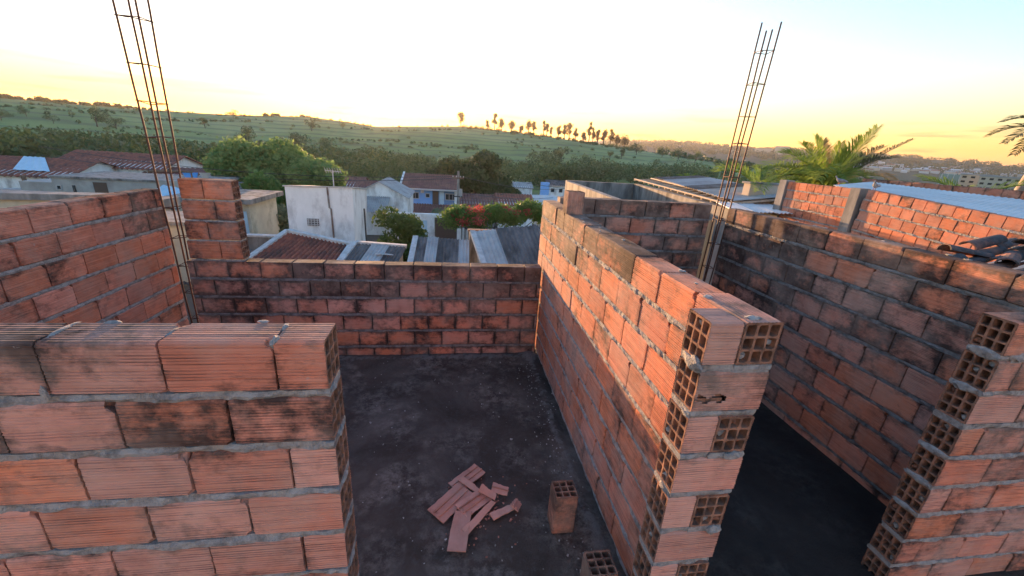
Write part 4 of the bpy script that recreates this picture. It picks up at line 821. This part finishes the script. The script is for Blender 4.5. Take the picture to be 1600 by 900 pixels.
# ---- added unseen street behind: sunlit two storey fronts bounce warm light onto near walls
for i, (x0, x1, y, ze, lab, wm, rm, dk) in enumerate([(-26, -15.5, -17, 3.4, 'added cream two storey house at the far left of the street behind the site', MCREAM, MTILE, 0), (-14.5, -5.5, -15.5, 3.0, 'added white fronted house left of centre in the street behind the site', MWHITE, MTILE2, 1), (-4.5, 5.5, -16, 4.2, 'added tall beige house straight behind the site', MBEIGE, MTILE, 1), (6.5, 15, -15, 3.2, 'added cream house right of centre in the street behind the site', MCREAM, MTILE2, 0), (16, 27, -17, 3.6, 'added white two storey house at the far right of the street behind the site', MWHITE, MTILE, 1)]):
    T = thing('two_storey_house', lab, 'house', ((x0+x1)/2, y - 4, -3.3)); gable(T, x0, x1, y - 8, y, -3.4, ze, ze + 1.3, wm, rm, 'x', .4)
    for f in range(2):
        for c in range(3):
            wx = x0 + (x1 - x0)*(c + .5)/3; wz = ze - 1.6 - 2.9*f
            if f == 1 and c == dk: bx('door', MBROWN, T, wx - .5, wx + .5, y + .005, y + .06, -3.3, -1.1); continue
            m = MB(); m.box((wx, y + .03, wz + .6), (1.4, .08, .1)); m.box((wx, y + .03, wz - .6), (1.5, .14, .1)); m.box((wx - .65, y + .03, wz), (.1, .08, 1.1)); m.box((wx + .65, y + .03, wz), (.1, .08, 1.1)); m.box((wx, y + .03, wz), (.06, .06, 1.1)); fr = m.build('window', MFRAME, T)
            MB().box((wx, y + .012, wz), (1.2, .03, 1.1)).build('pane', MGLASS, fr)
m = MB(); m.box((0, -10.5, -3.02), (80, 6, .05)); tag(m.build('street', simple_mat('asphalt', (.05, .05, .052), (.07, .068, .066), 3)), kind='structure')
# tarp line
T = thing('tarpaulin', 'bright blue tarpaulin scrap hanging from a pole beyond the left rebar', 'tarpaulin', (-14.4, 25, -.4)); m = MB(); m.add([(-14.75, 25, .05), (-13.95, 25, .08), (-14.1, 25.05, -.25), (-14.35, 25.05, -.42), (-14.6, 25.02, -.3), (-14.75, 25.02, .05), (-13.95, 25.02, .08), (-14.1, 25.07, -.25), (-14.35, 25.07, -.42), (-14.6, 25.04, -.3)], [(0, 1, 2, 3, 4), (9, 8, 7, 6, 5)]); m.build('cloth', MTARP, T)
m = MB(); m.add([(-13.9, 25, .08), (-13.3, 25, .1), (-13.5, 25.04, -.2), (-13.75, 25.04, -.35), (-13.9, 25.02, .08), (-13.3, 25.02, .1), (-13.5, 25.06, -.2), (-13.75, 25.06, -.35)], [(0, 1, 2, 3), (7, 6, 5, 4)]); m.build('grey_cloth', MFIBREL, T)
m = MB(); m.tube([(-16.4, 25, .02), (-15.4, 25, .08), (-14.2, 25, .1)], [.07, .06, .05], 6); m.build('pole', MWOOD, T); m = MB(); m.tube([(-16.1, 25, .0), (-16.1, 25, -4.8)], .05, 6); m.tube([(-14.3, 25.03, .1), (-14.3, 25.1, -4.8)], .05, 6); m.build('post', MWOOD, T)
T = thing('awning', 'pale blue awning below the tarpaulin pole', 'awning', (-14.5, 23.4, -1)); patch((-15.2, 24, -.55), (-13.9, 24, -.75), (-15.5, 22.8, -1.1), (-13.8, 22.8, -1.2), 5, .02, 'sheet', MLTARP, T); bx('post', MWOOD, T, -14.6, -14.5, 23.2, 23.3, -4.6, -1)
tree('bush', 'yellow flowered green bush beside the pale blue awning', (-13.2, 23.5, -4.4), 4.2, 3.2, .4, leaf_mat('yellow_green_leaf', (.08, .16, .03), (.26, .28, .04), 2.2, .4), 3500, .10, 8, None, 3, cat='bush')
# ---- utility pole and wires
T = thing('utility_pole', 'concrete utility pole with a crossarm and wires beside the blue house', 'utility pole', (.42, 36, -5.5)); m = MB(); m.tube([(.46, 36, -5.8), (.40, 36, .3)], [.16, .10], 8); m.build('pole', MCONC, T)
bx('crossarm', MWOOD, T, -.1, .9, 35.9, 36.0, -.35, -.22); m = MB(); m.tube([(.62, 36, -1.9), (.62, 36, -1.2)], .16, 8); m.build('transformer', MFIBREL, T); m = MB()
for x in (-.05, .25, .6, .85): m.tube([(x, 35.95, -.22), (x, 35.95, -.10)], .04, 5)
m.build('insulator', MFLASH, T); bx('bracket', MWIRE, T, .1, .8, 35.85, 35.9, -1.9, -1.8)
def wire(label, p, q, sag, r_=.024):
    p, q = Vector(p), Vector(q); m = MB(); m.tube([p.lerp(q, s_/16) - Vector((0, 0, 4*sag*(s_/16)*(1 - s_/16))) for s_ in range(17)], r_, 4, False); tag(m.build('overhead_wire', MWIRE), label, 'wire')
wire('overhead wire dipping from the utility pole towards the far left', (.3, 36, -.12), (-34, 40, .2), .9); wire('second overhead wire to the left just below the first', (.3, 36, -.3), (-34, 40, -.5), .9)
wire('overhead wire running right from the utility pole', (.5, 36, -.12), (20, 62, -2.4), .8); wire('lower overhead wire running right behind the flowers', (.6, 36, -1.5), (20, 62, -3.3), .8); wire('thin wire crossing above the concrete building to the right', (9, 50, -1.5), (40, 46, -.8), .9)
for x, y, z, lab in ((2.3, 27.0, -1.6, 'thin grey post left in front of the bougainvillea'), (-8.9, 24, -1.9, 'grey fence post by the silvery bush')): tag(MB().tube([(x, y, -4.8), (x, y, z)], .07, 6).build('fence_post', MCONC), lab, 'post')
for x, lab in ((.62, 'left of two pale poles standing by the gate'), (.86, 'right of two pale poles standing by the gate')): tag(MB().tube([(x, 24.0, -4.8), (x, 24.0, -2.3 - (x - .6)*.4)], .06, 6).build('steel_pole', MFLASH), lab, 'pole')
tag(MB().tube([(-3.62, 17.4, -3.9), (-3.66, 17.4, -.35)], .035, 6).build('steel_pole', MWIRE), 'thin dark pole right of the white block', 'pole')
T = thing('antenna', 'fishbone television antenna above the white block', 'antenna', (-5.5, 20, -.2)); m = MB(); m.tube([(-5.5, 20, .1), (-5.5, 20, .95)], .025, 6); m.build('mast', MFLASH, T); m = MB(); m.tube([(-5.85, 20, .93), (-5.15, 20, .88)], .015, 5)
for k in range(7): m.tube([(-5.82 + .11*k, 20.15, .80), (-5.82 + .11*k, 19.9, 1.04)], .012, 4)
m.build('elements', MFLASH, T)
# ---- roofless concrete building beyond the back wall
T = thing('unroofed_building', 'stained concrete building without a roof beyond the right back wall', 'building', (5.2, 12, -3.3))
m = MB(); m.hexa([(4.35, 15.3, -3.5), (3.98, 8.6, -3.5), (4.18, 8.6, -3.5), (4.55, 15.3, -3.5), (4.30, 15.3, 1.32), (3.98, 8.6, 1.32), (4.18, 8.6, 1.32), (4.50, 15.3, 1.32)]); m.build('side_wall', MCONCD, T)
bx('back_wall', MCONCD, T, 4.3, 7.1, 15.32, 15.52, -3.5, 1.35); m = MB(); m.hexa([(7.05, 15.3, -3.5), (6.35, 8.0, -3.5), (6.6, 8.0, -3.5), (7.3, 15.3, -3.5), (7.0, 15.3, 1.37), (6.35, 8.0, 1.33), (6.6, 8.0, 1.33), (7.25, 15.3, 1.37)]); m.build('side_wall', MCONCD, T)
bx('interior_floor', MCONCD, T, 4.4, 6.8, 8.2, 15.3, -.6, -.5); bx('lintel', MCONCD, T, 4.2, 6.3, 8.0, 8.2, -.5, .62)
m = MB(); m.tube([(5.35, 10.2, .55), (5.35, 10.2, .72)], .11, 10); m.tube([(5.35, 10.2, .72), (5.35, 10.2, .8)], [.12, .05], 10); m.build('vent_cap', MZINC, T)
T = thing('rafter_frame', 'half covered roof with pale rafters showing along its left side, right of the concrete building', 'roof frame', (8.2, 12, -3.3))
E0, E1_, G0, G1 = Vector((7.15, 15.6, 1.48)), Vector((6.55, 9.2, 1.38)), Vector((9.9, 15.6, 1.72)), Vector((8.6, 9.2, 1.62))
MRAFT = simple_mat('pale_timber', (.52, .42, .32), (.38, .3, .22), 5)
for k in range(14): bar(E0.lerp(E1_, k/13), G0.lerp(G1, k/13), .06, .05, 'rafter', MRAFT, T)
for k in range(5): bar(E0.lerp(G0, k/4) + Vector((0, 0, .05)), E1_.lerp(G1, k/4) + Vector((0, 0, .05)), .07, .035, 'batten', MRAFT, T)
for k in range(6):
    u0, u1 = k/6, (k + 1)/6 + .01; a0, a1, b0, b1 = E0.lerp(G0, .3), E1_.lerp(G1, .12), G0, G1
    patch(a0.lerp(a1, u0) + Vector((0, 0, .08)), a0.lerp(a1, u1) + Vector((0, 0, .08)), b0.lerp(b1, u0) + Vector((0, 0, .08)), b0.lerp(b1, u1) + Vector((0, 0, .08)), 6, .015, 'roof_sheet', MFIBREL if k % 3 else MFIBRE, T)
m = MB(); m.hexa([(7.4, 15.5, -3.5), (6.8, 9.3, -3.5), (8.4, 9.3, -3.5), (9.7, 15.5, -3.5), (7.4, 15.5, 1.2), (6.8, 9.3, 1.15), (8.4, 9.3, 1.2), (9.7, 15.5, 1.3)]); m.build('wall', MFIBRE, T)
T = thing('sheet_roof', 'flat pale metal sheet roof between the rafters and the beige wall', 'roof', (7.0, 8.8, 1)); 
for k in range(3): patch((6.45 + k*.5, 9.25, 1.42), (6.95 + k*.5, 9.25, 1.44), (6.0 + k*.5, 7.9, 1.38), (6.5 + k*.5, 7.9, 1.4), 5, .012, 'roof_sheet', MZINC, T)
bx('wall', MCONCD, T, 6.7, 7.6, 8.1, 9.0, -3.4, 1.25)
T = thing('bungalow', 'little orange roofed house far beyond the right rebar', 'house', (30, 36, -6)); gable(T, 28, 33, 34, 38, -7, -1.2, -.3, MWHITE, MTILE, 'x', .3)
# ---- beige wall, orange brick wall, sheet roof
T = thing('rendered_wall', 'beige rendered wall partly covered by a hanging palm frond', 'wall', (8.3, 10, -3.2)); bx('wall_panel', MBEIGE, T, 7.55, 9.3, 9.6, 9.85, -3.4, 1.88); bx('coping', MCONC, T, 7.5, 9.35, 9.57, 9.88, 1.88, 1.93)
hue_n = lambda r: min(.9, max(.3, r.gauss(.58, .13)))
brick_wall('bright orange brick wall section left of the middle concrete post, under the palm', 'y', 7.4, 6.72, 8.25, 2.04, 6, (6.74, 6.64), BOX, mort=MMORT, stainf=lambda p, k: .18, huef=hue_n, edge=.3, pitch=.2, ph=.187, hscale=.92, bul=1.4)
WN = brick_wall('long bright orange brick wall section right of the middle concrete post, under the white roof', 'y', 7.4, 4.1, 6.52, 2.035, 5, (4.1, 4.2), BOX, mort=MMORT, stainf=lambda p, k: .16 if p > 4.3 else .6, huef=hue_n, edge=.3, pitch=.2, ph=.187, hscale=.92, bul=1.4)
WN.rotation_euler = (R(4.4), 0, 0); WN.location.z += .02
_piv = Vector((7.4, 6.52, 1.1)); _c = Vector((7.4, (4.1+6.52)/2, 1.1)); WN.location = WN.location + Vector((0, 0, -(6.52 - 5.31)*math.tan(R(4.4))))
for x0, y0, zt, lab in ((7.36, 8.27, 2.07, 'grey concrete post at the left end of the orange brick wall'), (7.36, 6.53, 2.06, 'grey concrete post dividing the orange brick wall')):
    m = MB(); m.hexa([(x0, y0, -3.3), (x0 + .22, y0, -3.3), (x0 + .22, y0 + .19, -3.3), (x0, y0 + .19, -3.3), (x0, y0, zt), (x0 + .22, y0, zt), (x0 + .22, y0 + .19, zt), (x0, y0 + .19, zt)]); tag(m.build('concrete_post', MCONC), lab, 'post')
T = thing('wall_base', 'rendered lower part of the orange brick wall', 'wall', (7.5, 6.2, -3.3)); bx('wall_panel', MGREYR, T, 7.42, 7.55, 4.1, 8.4, -3.4, .88)
T = thing('metal_roof', 'white corrugated metal roof behind the orange brick wall', 'roof', (9.5, 6, -3))
for k in range(7):
    u0, u1 = k/7, (k+1)/7 + .004; P0, P1, Q0, Q1 = Vector((7.62, 7.35, 2.06)), Vector((7.65, 3.2, 1.70)), Vector((10.6, 9.2, 2.12)), Vector((11.6, 4.6, 1.95))
    patch(P0.lerp(P1, u0), P0.lerp(P1, u1), Q0.lerp(Q1, u0), Q0.lerp(Q1, u1), 7, .007, 'roof_sheet', MZINC, T)
m = MB(); m.hexa([(7.8, 7, -3.3), (7.8, 3.6, -3.3), (11, 5, -3.3), (10.4, 8.6, -3.3), (7.8, 7, 1.9), (7.8, 3.6, 1.6), (11, 5, 1.8), (10.4, 8.6, 1.95)]); m.build('wall', MGREYR, T)
brick_wall('brown brick parapet behind the white metal roof at the right edge', 'y', 11.9, 4.6, 10.6, 2.17, 2, (4.6, 4.75), BOX, mort=MMORTD, stainf=lambda p, k: .25, huef=lambda r: r.uniform(.6, 1), edge=.5)
T = thing('wall_base', 'rendered wall below the brown brick parapet', 'wall', (12, 7.5, -3.3)); bx('wall_panel', MGREYR, T, 11.92, 12.05, 4.6, 10.6, -3.4, 1.76)
# dark clay tiles heaped beyond the right wall
T = thing('clay_tile_heap', 'blackened curved clay tiles at the edge of a roof behind the right wall', 'roof tiles', (4.6, 2.6, 1.6))
def curved_tile(c, az, tilt, roll, m_):
    V = []; F = []; n = 8; ln, r0, r1 = .40, .068, .054; rot = Euler((roll, tilt, az)).to_matrix()
    for i in range(2):
        x = -ln/2 + ln*i; rr_ = r0 if i == 0 else r1
        for q in range(2):
            for k in range(n + 1):
                a_ = PI*k/n; V.append(Vector(c) + rot @ Vector((x, math.cos(a_)*(rr_ - .012*q), math.sin(a_)*(rr_ - .012*q)*.8)))
    k_ = n + 1
    for k in range(n):
        F += [(k, k+1, 2*k_+k+1, 2*k_+k), (k_+k, 3*k_+k, 3*k_+k+1, k_+k+1), (k, k_+k, k_+k+1, k+1), (2*k_+k, 2*k_+k+1, 3*k_+k+1, 3*k_+k)]
    F += [(0, 2*k_, 3*k_, k_), (n, k_+n, 3*k_+n, 2*k_+n)]
    mb = MB(); mb.add(V, F); o = mb.build('roof_tile', m_, T, False)
for i in range(5):
    for j in range(4): curved_tile((4.05 + j*.34, 2.62 - i*.17 + .12*j, 1.60 + .06*j), R(14) + random.uniform(-.1, .1), R(-8) + random.uniform(-.06, .06), random.uniform(-.1, .1), MDARKT)
for c, az, tl, rl in (((4.12, 2.70, 1.67), .3, -.15, .2), ((4.42, 2.80, 1.73), -.2, .12, -.2), ((4.8, 2.95, 1.80), .1, -.2, .2), ((4.6, 2.62, 1.73), .5, -.1, -.2), ((5.0, 2.75, 1.82), .2, .1, .2)): curved_tile(c, az, tl, rl, MDARKT)
m = MB(); m.hexa([(3.75, 1.7, -3.3), (5.6, 2.1, -3.3), (5.6, 3.2, -3.3), (3.85, 2.75, -3.3), (3.75, 1.7, 1.45), (5.6, 2.1, 1.62), (5.6, 3.2, 1.62), (3.85, 2.75, 1.45)]); m.build('wall', MGREYR, T)

# ---- palms
def frond(parent, p0, tip, lift, leaf, m_, n=84, wid=.022, droop=.14, name='frond'):
    p0, tip = Vector(p0), Vector(tip); mid = (p0 + tip)/2 + Vector((0, 0, lift)); m = MB(); pts = []
    for i in range(n + 1):
        s_ = i/n; pts.append(p0*(1-s_)**2 + mid*2*s_*(1-s_) + tip*s_*s_)
    m.tube(pts[::3] + [pts[-1]], [.03*(1 - .85*k/(len(pts[::3]))) for k in range(len(pts[::3]) + 1)], 4, False); V = []; F = []
    for i in range(int(n*.14), n + 1):
        s_ = i/n; d = (pts[min(i+1, n)] - pts[max(i-1, 0)]).normalized(); sd = d.cross(Vector((0, 0, 1))); sd = sd.normalized() if sd.length > .01 else Vector((1, 0, 0)); up = sd.cross(d)
        ll = leaf*(.35 + .65*math.sin(PI*min(1, s_*.85 + .12)))*random.uniform(.85, 1.1)
        for sg in (-1, 1):
            dr = (sd*sg*.62 + d*random.uniform(.75, 1.05) + up*random.uniform(.05, .4)).normalized(); e1 = pts[i] + dr*ll*.55 + Vector((0, 0, .02)); e2 = pts[i] + dr*ll + Vector((0, 0, -droop*ll*random.uniform(.5, 1.3)))
            wv = (d - dr*d.dot(dr)).normalized()*wid*.5; m.add([pts[i] - wv*.5, pts[i] + wv*.5, e1 + wv, e1 - wv, e2], [(0, 1, 2, 3), (3, 2, 4)])
    return m.build(name, m_, parent)
T = thing('coconut_palm', 'large green coconut palm spreading above the orange brick wall', 'palm tree', (12.1, 12, -3.3))
C0 = Vector((12.1, 12, 1.55)); m = MB(); m.tube([(12.2, 12.1, -3.5), (12.15, 12.05, -1), (12.1, 12, 1.5)], [.19, .15, .14], 10); m.build('trunk', MBARK, T, True)
def pt_(px, py, y): k = y/12; x = 12.12 + (px - 1290)*.0196; z = 1.95 - (py - 285 - (px - 1290)*.065)*.0205; return Vector((x*k, y, CZ + (z - CZ)*k))
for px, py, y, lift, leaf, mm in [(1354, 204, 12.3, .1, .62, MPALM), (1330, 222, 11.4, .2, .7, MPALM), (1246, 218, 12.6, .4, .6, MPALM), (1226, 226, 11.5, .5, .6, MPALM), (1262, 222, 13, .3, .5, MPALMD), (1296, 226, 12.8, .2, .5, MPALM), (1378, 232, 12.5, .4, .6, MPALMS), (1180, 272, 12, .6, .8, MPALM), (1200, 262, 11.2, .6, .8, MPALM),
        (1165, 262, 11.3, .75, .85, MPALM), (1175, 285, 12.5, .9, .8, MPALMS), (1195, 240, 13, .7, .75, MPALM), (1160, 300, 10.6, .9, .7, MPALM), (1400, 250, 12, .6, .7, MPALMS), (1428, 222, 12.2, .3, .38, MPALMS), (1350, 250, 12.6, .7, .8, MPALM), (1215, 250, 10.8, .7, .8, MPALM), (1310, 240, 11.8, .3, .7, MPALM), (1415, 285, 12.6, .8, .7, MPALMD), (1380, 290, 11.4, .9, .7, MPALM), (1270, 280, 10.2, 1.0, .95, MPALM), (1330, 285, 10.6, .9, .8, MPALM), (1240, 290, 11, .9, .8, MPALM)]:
    frond(T, C0, pt_(px, py, y), lift, leaf, mm)
T = thing('coconut_palm', 'smaller palm whose arching frond hangs in front of the beige wall', 'palm tree', (8.9, 10.6, -3.3)); C1 = Vector((8.6, 10.6, 1.7)); m = MB(); m.tube([(9.0, 10.7, -3.5), (8.6, 10.6, 1.65)], [.14, .1], 8); m.build('trunk', MBARK, T, True)
for tip, lf in (((8.35, 8.9, 1.05), .55), ((7.6, 9.3, 1.75), .6), ((8.0, 11.6, 2.2), .6), ((7.2, 10.6, 2.1), .7), ((9.6, 10, 2.15), .55), ((9.3, 11.6, 2.2), .55)): frond(T, C1, tip, .45, lf, MPALM, 34)
T = thing('coconut_palm', 'low palm with one frond arching to the right above the white roof', 'palm tree', (16, 10.6, -3.3)); C2 = Vector((15.6, 10.5, 1.75)); m = MB(); m.tube([(15.8, 10.6, -3.5), (15.6, 10.5, 1.7)], [.14, .1], 8); m.build('trunk', MBARK, T, True)
for tip, lf in (((17.2, 9.6, 2.35), .7), ((14.4, 10.9, 2.2), .6), ((15.6, 12, 2.3), .5), ((16.7, 11.4, 2.0), .55)): frond(T, C2, tip, .3, lf, MPALM, 34)
T = thing('coconut_palm', 'tall palm with a bare pale trunk cut off by the right edge', 'palm tree', (23.6, 14, -3.3)); m = MB(); m.tube([(22.9, 14.0, -3.6), (23.4, 14.0, 1.8), (23.9, 14, 4.1)], [.26, .2, .16], 10); m.build('trunk', simple_mat('palm_trunk', (.34, .28, .22), (.22, .18, .14), 4), T, True)
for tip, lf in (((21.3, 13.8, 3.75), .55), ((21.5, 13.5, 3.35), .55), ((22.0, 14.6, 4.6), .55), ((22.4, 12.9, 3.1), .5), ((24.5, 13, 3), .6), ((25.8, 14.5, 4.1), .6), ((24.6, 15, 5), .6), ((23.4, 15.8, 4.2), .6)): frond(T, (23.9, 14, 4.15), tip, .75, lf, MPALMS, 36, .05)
for px_, loc, h_, lab in ((0, (20.0, 60, -7.8), 6.8, 'small yellowish palm above the rafters, the taller of two'), (1, (16.2, 55, -7.4), 5.0, 'small yellowish palm above the rafters, the shorter of two')):
    x, y, z = loc; x = 60*math.tan(R(31.1 if px_ == 0 else 29.2)); y = 60 if px_ == 0 else 59; T = thing('palm_tree', lab, 'palm tree', (x, y, z)); top = (x, y, z + h_); MB().tube([(x, y, z - .5), top], [.2, .12], 6).build('trunk', MBARK, T)
    for k in range(13):
        a_ = k*2*PI/13 + .2; el = random.uniform(-.2, 1.1); ln = 2.3; frond(T, top, Vector(top) + Vector((math.cos(a_)*math.cos(el)*ln, math.sin(a_)*math.cos(el)*ln, math.sin(el)*ln - .5)), .6, .6, MPALM, 16, .10)

# ---- pigeons
def pigeon(label, loc, rz, dark=0):
    T = thing('pigeon', label, 'pigeon', loc, None, rz); mg = simple_mat('pigeon_feather', (.30, .33, .38), (.16, .17, .2), 30) if not dark else simple_mat('pigeon_feather_mottled', (.42, .43, .45), (.06, .06, .07), 22)
    def lathe(prof, n=10):      # prof: (along x, z centre, half height, half width)
        V = []; F = []
        for x, zc, hh, ww in prof:
            for k in range(n): a_ = 2*PI*k/n; V.append((x, math.cos(a_)*ww, zc + math.sin(a_)*hh))
        for i in range(len(prof)-1):
            for k in range(n): F.append((i*n+k, i*n+(k+1) % n, (i+1)*n+(k+1) % n, (i+1)*n+k))
        F += [tuple(range(n))[::-1], tuple(range((len(prof)-1)*n, len(prof)*n))]; return V, F
    Rz = Matrix.Rotation(rz, 4, 'Z'); L_ = Vector(loc)
    def put(V, F, name, m_, par): return MB().add([L_ + Rz @ (Vector(v)*.7) for v in V], F).build(name, m_, par, True)
    V, F = lathe([(-.20, .075, .006, .03), (-.12, .085, .014, .035), (-.08, .095, .04, .045), (-.02, .10, .058, .06), (.05, .115, .055, .055), (.085, .15, .035, .032), (.10, .185, .024, .022), (.112, .205, .026, .022), (.13, .207, .018, .016), (.138, .205, .006, .006)]); b_ = put(V, F, 'body', mg, T)
    V, F = lathe([(.135, .204, .006, .005), (.158, .198, .001, .001)], 6); put(V, F, 'beak', MWIRE, T)
    for s_ in (-1, 1):
        V, F = lathe([(-.16, .10, .008, .004), (-.06, .115, .035, .010), (.03, .12, .035, .012), (.06, .12, .01, .004)], 8); V = [(x, y + s_*.052, z) for x, y, z in V]; put(V, F, 'wing', mg, T)
        mb = MB(); mb.tube([L_ + Rz @ Vector((.007, s_*.014, .035)), L_ + Rz @ Vector((.01, s_*.015, 0))], .004, 5); mb.tube([L_ + Rz @ Vector((-.007, s_*.015, .002)), L_ + Rz @ Vector((.028, s_*.017, .002))], .003, 4); mb.build('leg', simple_mat('pigeon_leg', (.45, .16, .14), (.4, .15, .12)), T)
pigeon('grey pigeon with its head up, left of the pair on the white roof edge', (7.48, 7.10, 2.085), R(150))
pigeon('mottled black and white pigeon, right of the pair on the white roof edge', (7.52, 6.42, 2.055), R(200), 1)
T = thing('flying_bird', 'tiny dark bird high in the sky left of the right rebar', 'bird', (60, 95, 35)); B0 = Vector((0, 0, 0)); m = MB()
bc = Vector((56, 96, 41)); T.location = bc; m.tube([bc + Vector((-.25, 0, 0)), bc, bc + Vector((.3, 0, .03))], [.03, .09, .02], 6); m.build('body', MWIRE, T)
for s_ in (-1, 1): MB().add([bc + Vector((-.1, 0, .02)), bc + Vector((.12, 0, .02)), bc + Vector((.0, s_*.55, .22)), bc + Vector((-.1, 0, 0)), bc + Vector((.12, 0, 0)), bc + Vector((0, s_*.55, .2))], [(0, 1, 2), (5, 4, 3), (0, 2, 5, 3), (1, 4, 5, 2)]).build('wing', MWIRE, T)

# ---- far town and apartment blocks
MTOWN = [simple_mat('town_white', (.62, .60, .58), (.5, .5, .5), .1), simple_mat('town_cream', (.55, .48, .38), (.5, .42, .32), .1), simple_mat('town_grey', (.38, .38, .38), (.3, .3, .3), .1)]
for i in range(130):
    az = random.uniform(46, 63); el = random.gauss(.45, .22); el = max(.0, min(.95, el)); x, y, z, rr_ = on_ground(az, el, 700)
    T = thing('town_house', 'little pale house in the town on the far right slope', 'house', (x, y, z), 'houses of the far town'); w_, d, h_ = random.uniform(9, 20), random.uniform(8, 14), random.uniform(4, 8)
    rot = Euler((0, 0, -R(az) + random.uniform(-.4, .4))).to_matrix(); m = MB(); m.box((x, y, z + h_/2 - 1), (w_, d, h_ + 2), rot); m.build('wall', random.choice(MTOWN[:2] if i % 4 else MTOWN), T)
    m = MB(); pts = [Vector((sx*w_*.53, sy*d*.53, 0)) for sx, sy in ((-1, -1), (1, -1), (1, 1), (-1, 1))] + [Vector((-w_*.5, 0, 2)), Vector((w_*.5, 0, 2))]; O = Vector((x, y, z + h_ + .02))
    m.add([O + rot @ p for p in pts], [(0, 1, 5, 4), (2, 3, 4, 5), (1, 2, 5), (3, 0, 4), (3, 2, 1, 0)]); m.build('roof', MTILE if i % 3 == 0 else MFIBREL if i % 3 == 1 else MTOWN[0], T)
for az, el, w_, h_, lab in ((38.6, 1.35, 60, 14, 'wide sunlit building on the far ridge left of the palm'), (40.4, 1.3, 45, 26, 'taller orange lit block on the far ridge behind the palm'), (35.4, 1.25, 55, 5, 'thin white low shed on the dark far slope'), (33.9, 1.3, 20, 5, 'small white shed on the dark far slope')):
    x, y, z, rr_ = on_ground(az, el, 900); T = thing('far_building', lab, 'building', (x, y, z)); rot = Euler((0, 0, -R(az))).to_matrix(); m = MB(); m.box((x, y, z + h_/2), (w_, 18, h_ + 4), rot); m.build('wall', MTOWN[0] if h_ < 10 else MTOWN[1], T); m = MB(); m.box((x, y, z + h_ + 2.3), (w_*1.02, 19, .6), rot); m.build('roof', MFIBREL, T)
def apartment(label, az, r, w_, d, base, h_, floors, cols, group='apartment blocks beyond the white roof'):
    x, y = r*math.sin(R(az)), r*math.cos(R(az)); T = thing('apartment_block', label, 'apartment block', (x, y, base), group); rot = Euler((0, 0, -R(az) - .12)).to_matrix(); O = Vector((x, y, base))
    m = MB(); m.box(O + Vector((0, 0, h_/2)), (w_, d, h_), rot); m.build('wall', MTOWN[1], T); m = MB(); m.box(O + Vector((0, 0, h_ + .4)), (w_ + .6, d + .6, .8), rot); m.build('roof', MTOWN[2], T)
    for f in range(floors):
        for c in range(cols):
            p = O + rot @ Vector((-w_/2 + w_*(c + .5)/cols, -d/2 - .06, h_*(f + .55)/floors)); m = MB(); m.box(p, (w_/cols*.5, .12, h_/floors*.42), rot); m.build('window', MGLASS, T)
apartment('short apartment block at the far right, left of the wide one', 56.45, 400, 15, 16, -9.5, 14, 5, 4, None); apartment('wide apartment block with rows of windows at the right edge', 58.6, 385, 27, 14, -9.5, 13.5, 5, 8, None)
T = thing('sports_hall', 'glassy pale hall with a ribbed front among dark trees at the far right', 'building', (0, 0, 0)); az, r = 55.0, 430; x, y = r*math.sin(R(az)), r*math.cos(R(az)); T.location = (x, y, -9); rot = Euler((0, 0, -R(az))).to_matrix(); m = MB(); m.box((x, y, -1.5), (17, 14, 12), rot); m.build('wall', simple_mat('pale_green_cladding', (.30, .40, .36), (.24, .33, .30), .2), T)
for k in range(6): m = MB(); m.box(Vector((x, y, -1.5)) + rot @ Vector((-7.5 + 3*k, -7.2, 0)), (.4, .4, 12), rot); m.build('rib', MTOWN[0], T)

# ------------------------------------------------------------------ haze
m = bpy.data.materials.new('haze_air'); m.use_nodes = True; t = m.node_tree; t.nodes.remove(t.nodes['Principled BSDF'])
v = t.nodes.new('ShaderNodeVolumePrincipled'); v.inputs['Color'].default_value = (.95, .93, .90, 1); v.inputs['Density'].default_value = .00010; v.inputs['Anisotropy'].default_value = .45
t.links.new(v.outputs[0], t.nodes['Material Output'].inputs['Volume'])
hz = MB().box((0, 0, 20), (9400, 9400, 210)).build('haze', m); tag(hz, 'thin evening haze over the valley', 'haze', kind='stuff')
